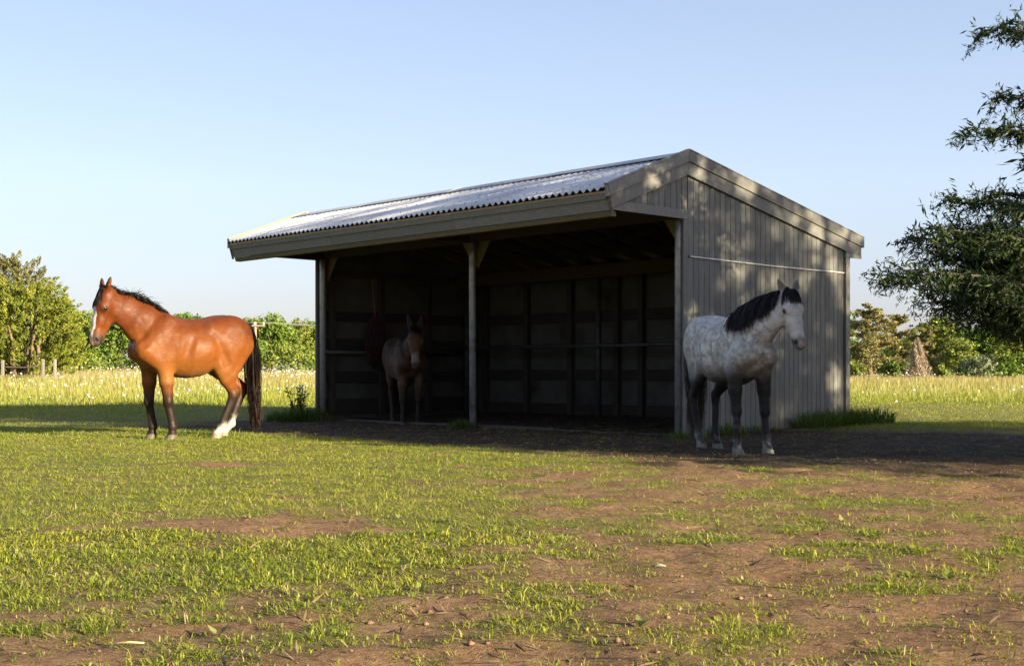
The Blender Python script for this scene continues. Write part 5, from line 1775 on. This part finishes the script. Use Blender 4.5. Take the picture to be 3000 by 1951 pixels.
# broad-leaved weeds in the yard
WEEDS = [(1170, 1520, 'broad-leaved weed just right of the worn patch in the turf'), (1310, 1530, 'broad-leaved weed in the turf below the middle post'), (2470, 1535, 'pale upright weed leaf in the yard below the grey horse'),
         (2600, 1528, 'dark broad-leaved weed in the yard right of the grey horse'), (400, 1590, 'broad-leaved weed left of the worn patch in the turf'), (1240, 1730, 'broad-leaved weed low in the picture left of centre'),
         (2780, 1690, 'broad-leaved weed near the lower right picture edge'), (640, 1850, 'broad-leaved weed on bare earth at the lower left'), (1875, 1850, 'broad-leaved weed on bare earth at the bottom right of centre')]
for i, (px, py, words) in enumerate(WEEDS):
    Y = CAM_H * F_PX / (py - 1093); X = (px - 1500) / F_PX * Y
    n = random.randint(4, 7)
    a = RNG.uniform(0, 6.283, n); d = unit(np.stack([np.cos(a), np.sin(a), RNG.uniform(.25, 1.1, n)], 1))
    ln = RNG.uniform(.03, .065, n)
    Vq, F = quads_at(d * (ln * .5)[:, None] + np.array([0, 0, .005]), unit(np.cross(d, np.stack([-np.sin(a), np.cos(a), a * 0], 1)) * -1), ln, .45, RNG, d)
    hu = RNG.random((n, 1))
    Cq = np.repeat(np.array([[.12, .17, .035]]) * (1 - hu) + np.array([[.26, .27, .09]]) * hu, 4, 0)
    root = empty('broadleaf_weed', (X, Y, gz1(X, Y)))
    np_obj('leaves', Vq, F, M['leaf'], root, colors=Cq)
    tag(root, words, 'weed', 'broad-leaved weeds in the yard')

# straw and dead stems lying about
n = 5200
sx, sy = wedge(n, 3.2, 17, 1.0, .42, .6)
k = 1500
uu, vv = RNG.uniform(.2, 7.9, k), RNG.uniform(-2.5, 3.4, k)
q = C0[None] + UD[None] * uu[:, None] + VD[None] * vv[:, None]
sx = np.concatenate([sx, q[:, 0]]); sy = np.concatenate([sy, q[:, 1]]); n = len(sx)
az = RNG.uniform(0, 2 * np.pi, n)
d = np.stack([np.cos(az), np.sin(az), RNG.normal(0, .08, n)], 1)
ln = RNG.uniform(.03, .12, n)
Vq, F = quads_at(np.stack([sx, sy, ground_z(sx, sy) + .010], 1), unit(np.stack([RNG.normal(0, .3, n), RNG.normal(0, .3, n), np.ones(n)], 1)), ln, .05 + .004 / ln, RNG, d)
Cq = np.repeat(np.array([[.30, .22, .12]]) * RNG.uniform(.4, 1.25, (n, 1)), 4, 0)
o = np_obj('straw', Vq, F, M['grass'], colors=Cq)
tag(o, 'scattered straw and dead stems on the bare earth', 'straw', kind='stuff')
# clods and pebbles
n = 5200
sx, sy = wedge(n, 3.2, 17, 1.0, .42, .6)
kp = RNG.random(n) < (1.05 - lawn_density(sx, sy)); sx, sy = sx[kp], sy[kp]; n = len(sx)
r = np.clip(RNG.lognormal(-5.2, .45, n), .003, .016)
oc = np.array([(1, 0, 0), (-1, 0, 0), (0, 1, 0), (0, -1, 0), (0, 0, 1), (0, 0, -1)], float)
of = np.array([(0, 2, 4), (2, 1, 4), (1, 3, 4), (3, 0, 4), (2, 0, 5), (1, 2, 5), (3, 1, 5), (0, 3, 5)])
V = (np.stack([sx, sy, ground_z(sx, sy) + r * .2], 1)[:, None] + oc[None] * r[:, None, None] * RNG.uniform(.5, 1.3, (n, 6, 1)) * np.array([1, 1, .7])).reshape(-1, 3)
F = ((np.arange(n) * 6)[:, None, None] + of[None]).reshape(-1, 3)
Cq = np.repeat(np.array([[.17, .10, .058]]) * RNG.uniform(.4, 1.3, (n, 1)), 6, 0)
cm, nt, N, L, p = new_mat('earth_clods')
a_ = N.new('ShaderNodeAttribute'); a_.attribute_name = 'col'; L.new(a_.outputs['Color'], p.inputs['Base Color']); p.inputs['Roughness'].default_value = .95
o = np_obj('earth_clods', V, F, cm, colors=Cq)
tag(o, 'crumbled earth clods on the bare ground', 'earth', kind='stuff')

# pale feather-like scrap and a stick in the yard
X, Y = (1932 - 1500) / F_PX * 5.28, 5.28
o = MB().tube([(-.022, 0, 0), (0, .005, .008), (.026, 0, .003)], [.004, .007, .003], 6).build('pale_stone', M['fence_wood'], None, smooth_shade=True, fix=False)
o.location = (X, Y, gz1(X, Y) + .006); tag(o, 'small whitish stone lying on the bare earth right of centre', 'stone')
Y = CAM_H * F_PX / (1898 - 1093); X = (378 - 1500) / F_PX * Y
o = MB().tube([(-.045, 0, 0), (0, .004, .003), (.045, -.004, .002)], [.0032, .0035, .0025], 6).build('stick', M['rawwood'], None, smooth_shade=True, fix=False)
o.location = (X, Y, gz1(X, Y) + .008); tag(o, 'pale straw-coloured stick on bare earth at the bottom left', 'stick')

# ------------------------------------------------------------------ fence by the left cedars
Yf = 57.0
fence = empty('rail_fence', (gbase(140, Yf)[0], Yf, gbase(140, Yf)[1]))
tag(fence, 'weathered grey post-and-rail fence beside the left-hand cedars', 'fence')
fx0 = fence.location.x
fp = []
for px in (-60, 8, 126, 161):
    X = (px - 1500) / F_PX * Yf - fx0
    fp.append(X)
    MB().box(X - .06, X + .06, -.06, .06, -.3, 1.10 + random.uniform(-.03, .05)).build('post', M['fence_wood'], fence, bevel=.015)
for a, b in zip(fp[:-1], fp[1:]):
    for z in (.42, .80):
        MB().tube([(a, .02, z), ((a + b) / 2, .02, z - .03), (b, .02, z + .02)], .028, 6).build('rail', M['bark'], fence)

# ------------------------------------------------------------------ power line
def pole(px, Y, top, words):
    X, zb = gbase(px, Y)
    r = empty('utility_pole', (X, Y, zb))
    h = top - zb
    MB().tube([(0, 0, -.3), (0, 0, h + .25)], [.15, .10], 10).build('shaft', M['pole'], r, smooth_shade=True)
    MB().box(-.75, .75, -.13, -.03, h - .12, h).build('crossarm', M['pole'], r, bevel=.01)
    for s in (-.66, -.05, .66):
        MB().tube([(s, -.08, h), (s, -.08, h + .06), (s, -.08, h + .12), (s, -.08, h + .2)], [.05, .09, .06, .085], 8).build('insulator', M['ceramic'], r, smooth_shade=True)
    tag(r, words, 'utility pole', 'utility poles behind the meadow')
    return X, h + zb + .2
XA, ZA = pole(748, 101, CAM_H + (1093 - 952) / F_PX * 101, 'utility pole with white insulators just right of the bay horse’s rump')
XB, ZB = pole(3160, 128, 4.9, 'utility pole beyond the right picture edge')
for i, s in enumerate((-.66, .66)):
    pts = []
    for k in range(33):
        t = k / 32
        sag = -4 * t * (1 - t) * 1.0
        pts.append((XA + s + (XB - XA) * t, 100.92 + (128 - 101) * t + s * .2, ZA + (ZB - ZA) * t + sag - .12 * i * 0))
    o = MB().tube(pts, .016, 5).build('power_line', M['wire'], None, fix=False)
    tag(o, ('upper' if i else 'lower') + ' of the two pale power lines strung behind the trees', 'wire')

# ------------------------------------------------------------------ hay net on the left inside wall
hx, hy = shed_pt(-LEN + .32, 1.02)
net = empty('hay_net', (hx, hy, 0))
tag(net, 'purple hay net hung on the dark wall behind the mule', 'hay net')
M['net'] = surf('purple_cord', (.05, .006, .022), (.09, .012, .040), 20, .8)
M['hay'] = surf('hay', (.10, .085, .035), (.19, .16, .07), 20, .95)
def net_r(t): return .22 * math.sin(math.pi * min(1, .10 + .93 * t)) ** .75 * (.5 + .6 * t)
mb = MB()
for k in range(12):
    for dr in (1, -1):
        pts = []
        for j in range(10):
            t = j / 9
            a = 6.283 * k / 12 + dr * t * 1.6
            pts.append((math.cos(a) * net_r(t), math.sin(a) * net_r(t), 1.80 - .88 * t))
        mb.tube(pts, .0085, 4, caps=False)
mb.build('netting', M['net'], net, fix=False)
n = 2600
t = RNG.random(n); a = RNG.uniform(0, 6.283, n)
rr = np.array([net_r(q) for q in t]) * np.sqrt(RNG.random(n)) * 1.05
ctr = np.stack([np.cos(a) * rr, np.sin(a) * rr, 1.78 - .88 * t], 1)
Vq, F = quads_at(ctr, unit(RNG.normal(size=(n, 3))), RNG.uniform(.08, .2, n), .07, RNG)
np_obj('hay', Vq, F, M['grass'], net, colors=np.repeat(np.array([[.06, .05, .022]]) * RNG.uniform(.5, 1.3, (n, 1)), 4, 0))
MB().tube([(0, 0, 1.80), (-.03, .03, 2.1), (-.06, .05, 2.44)], .008, 5).build('cord', M['hay'], net)
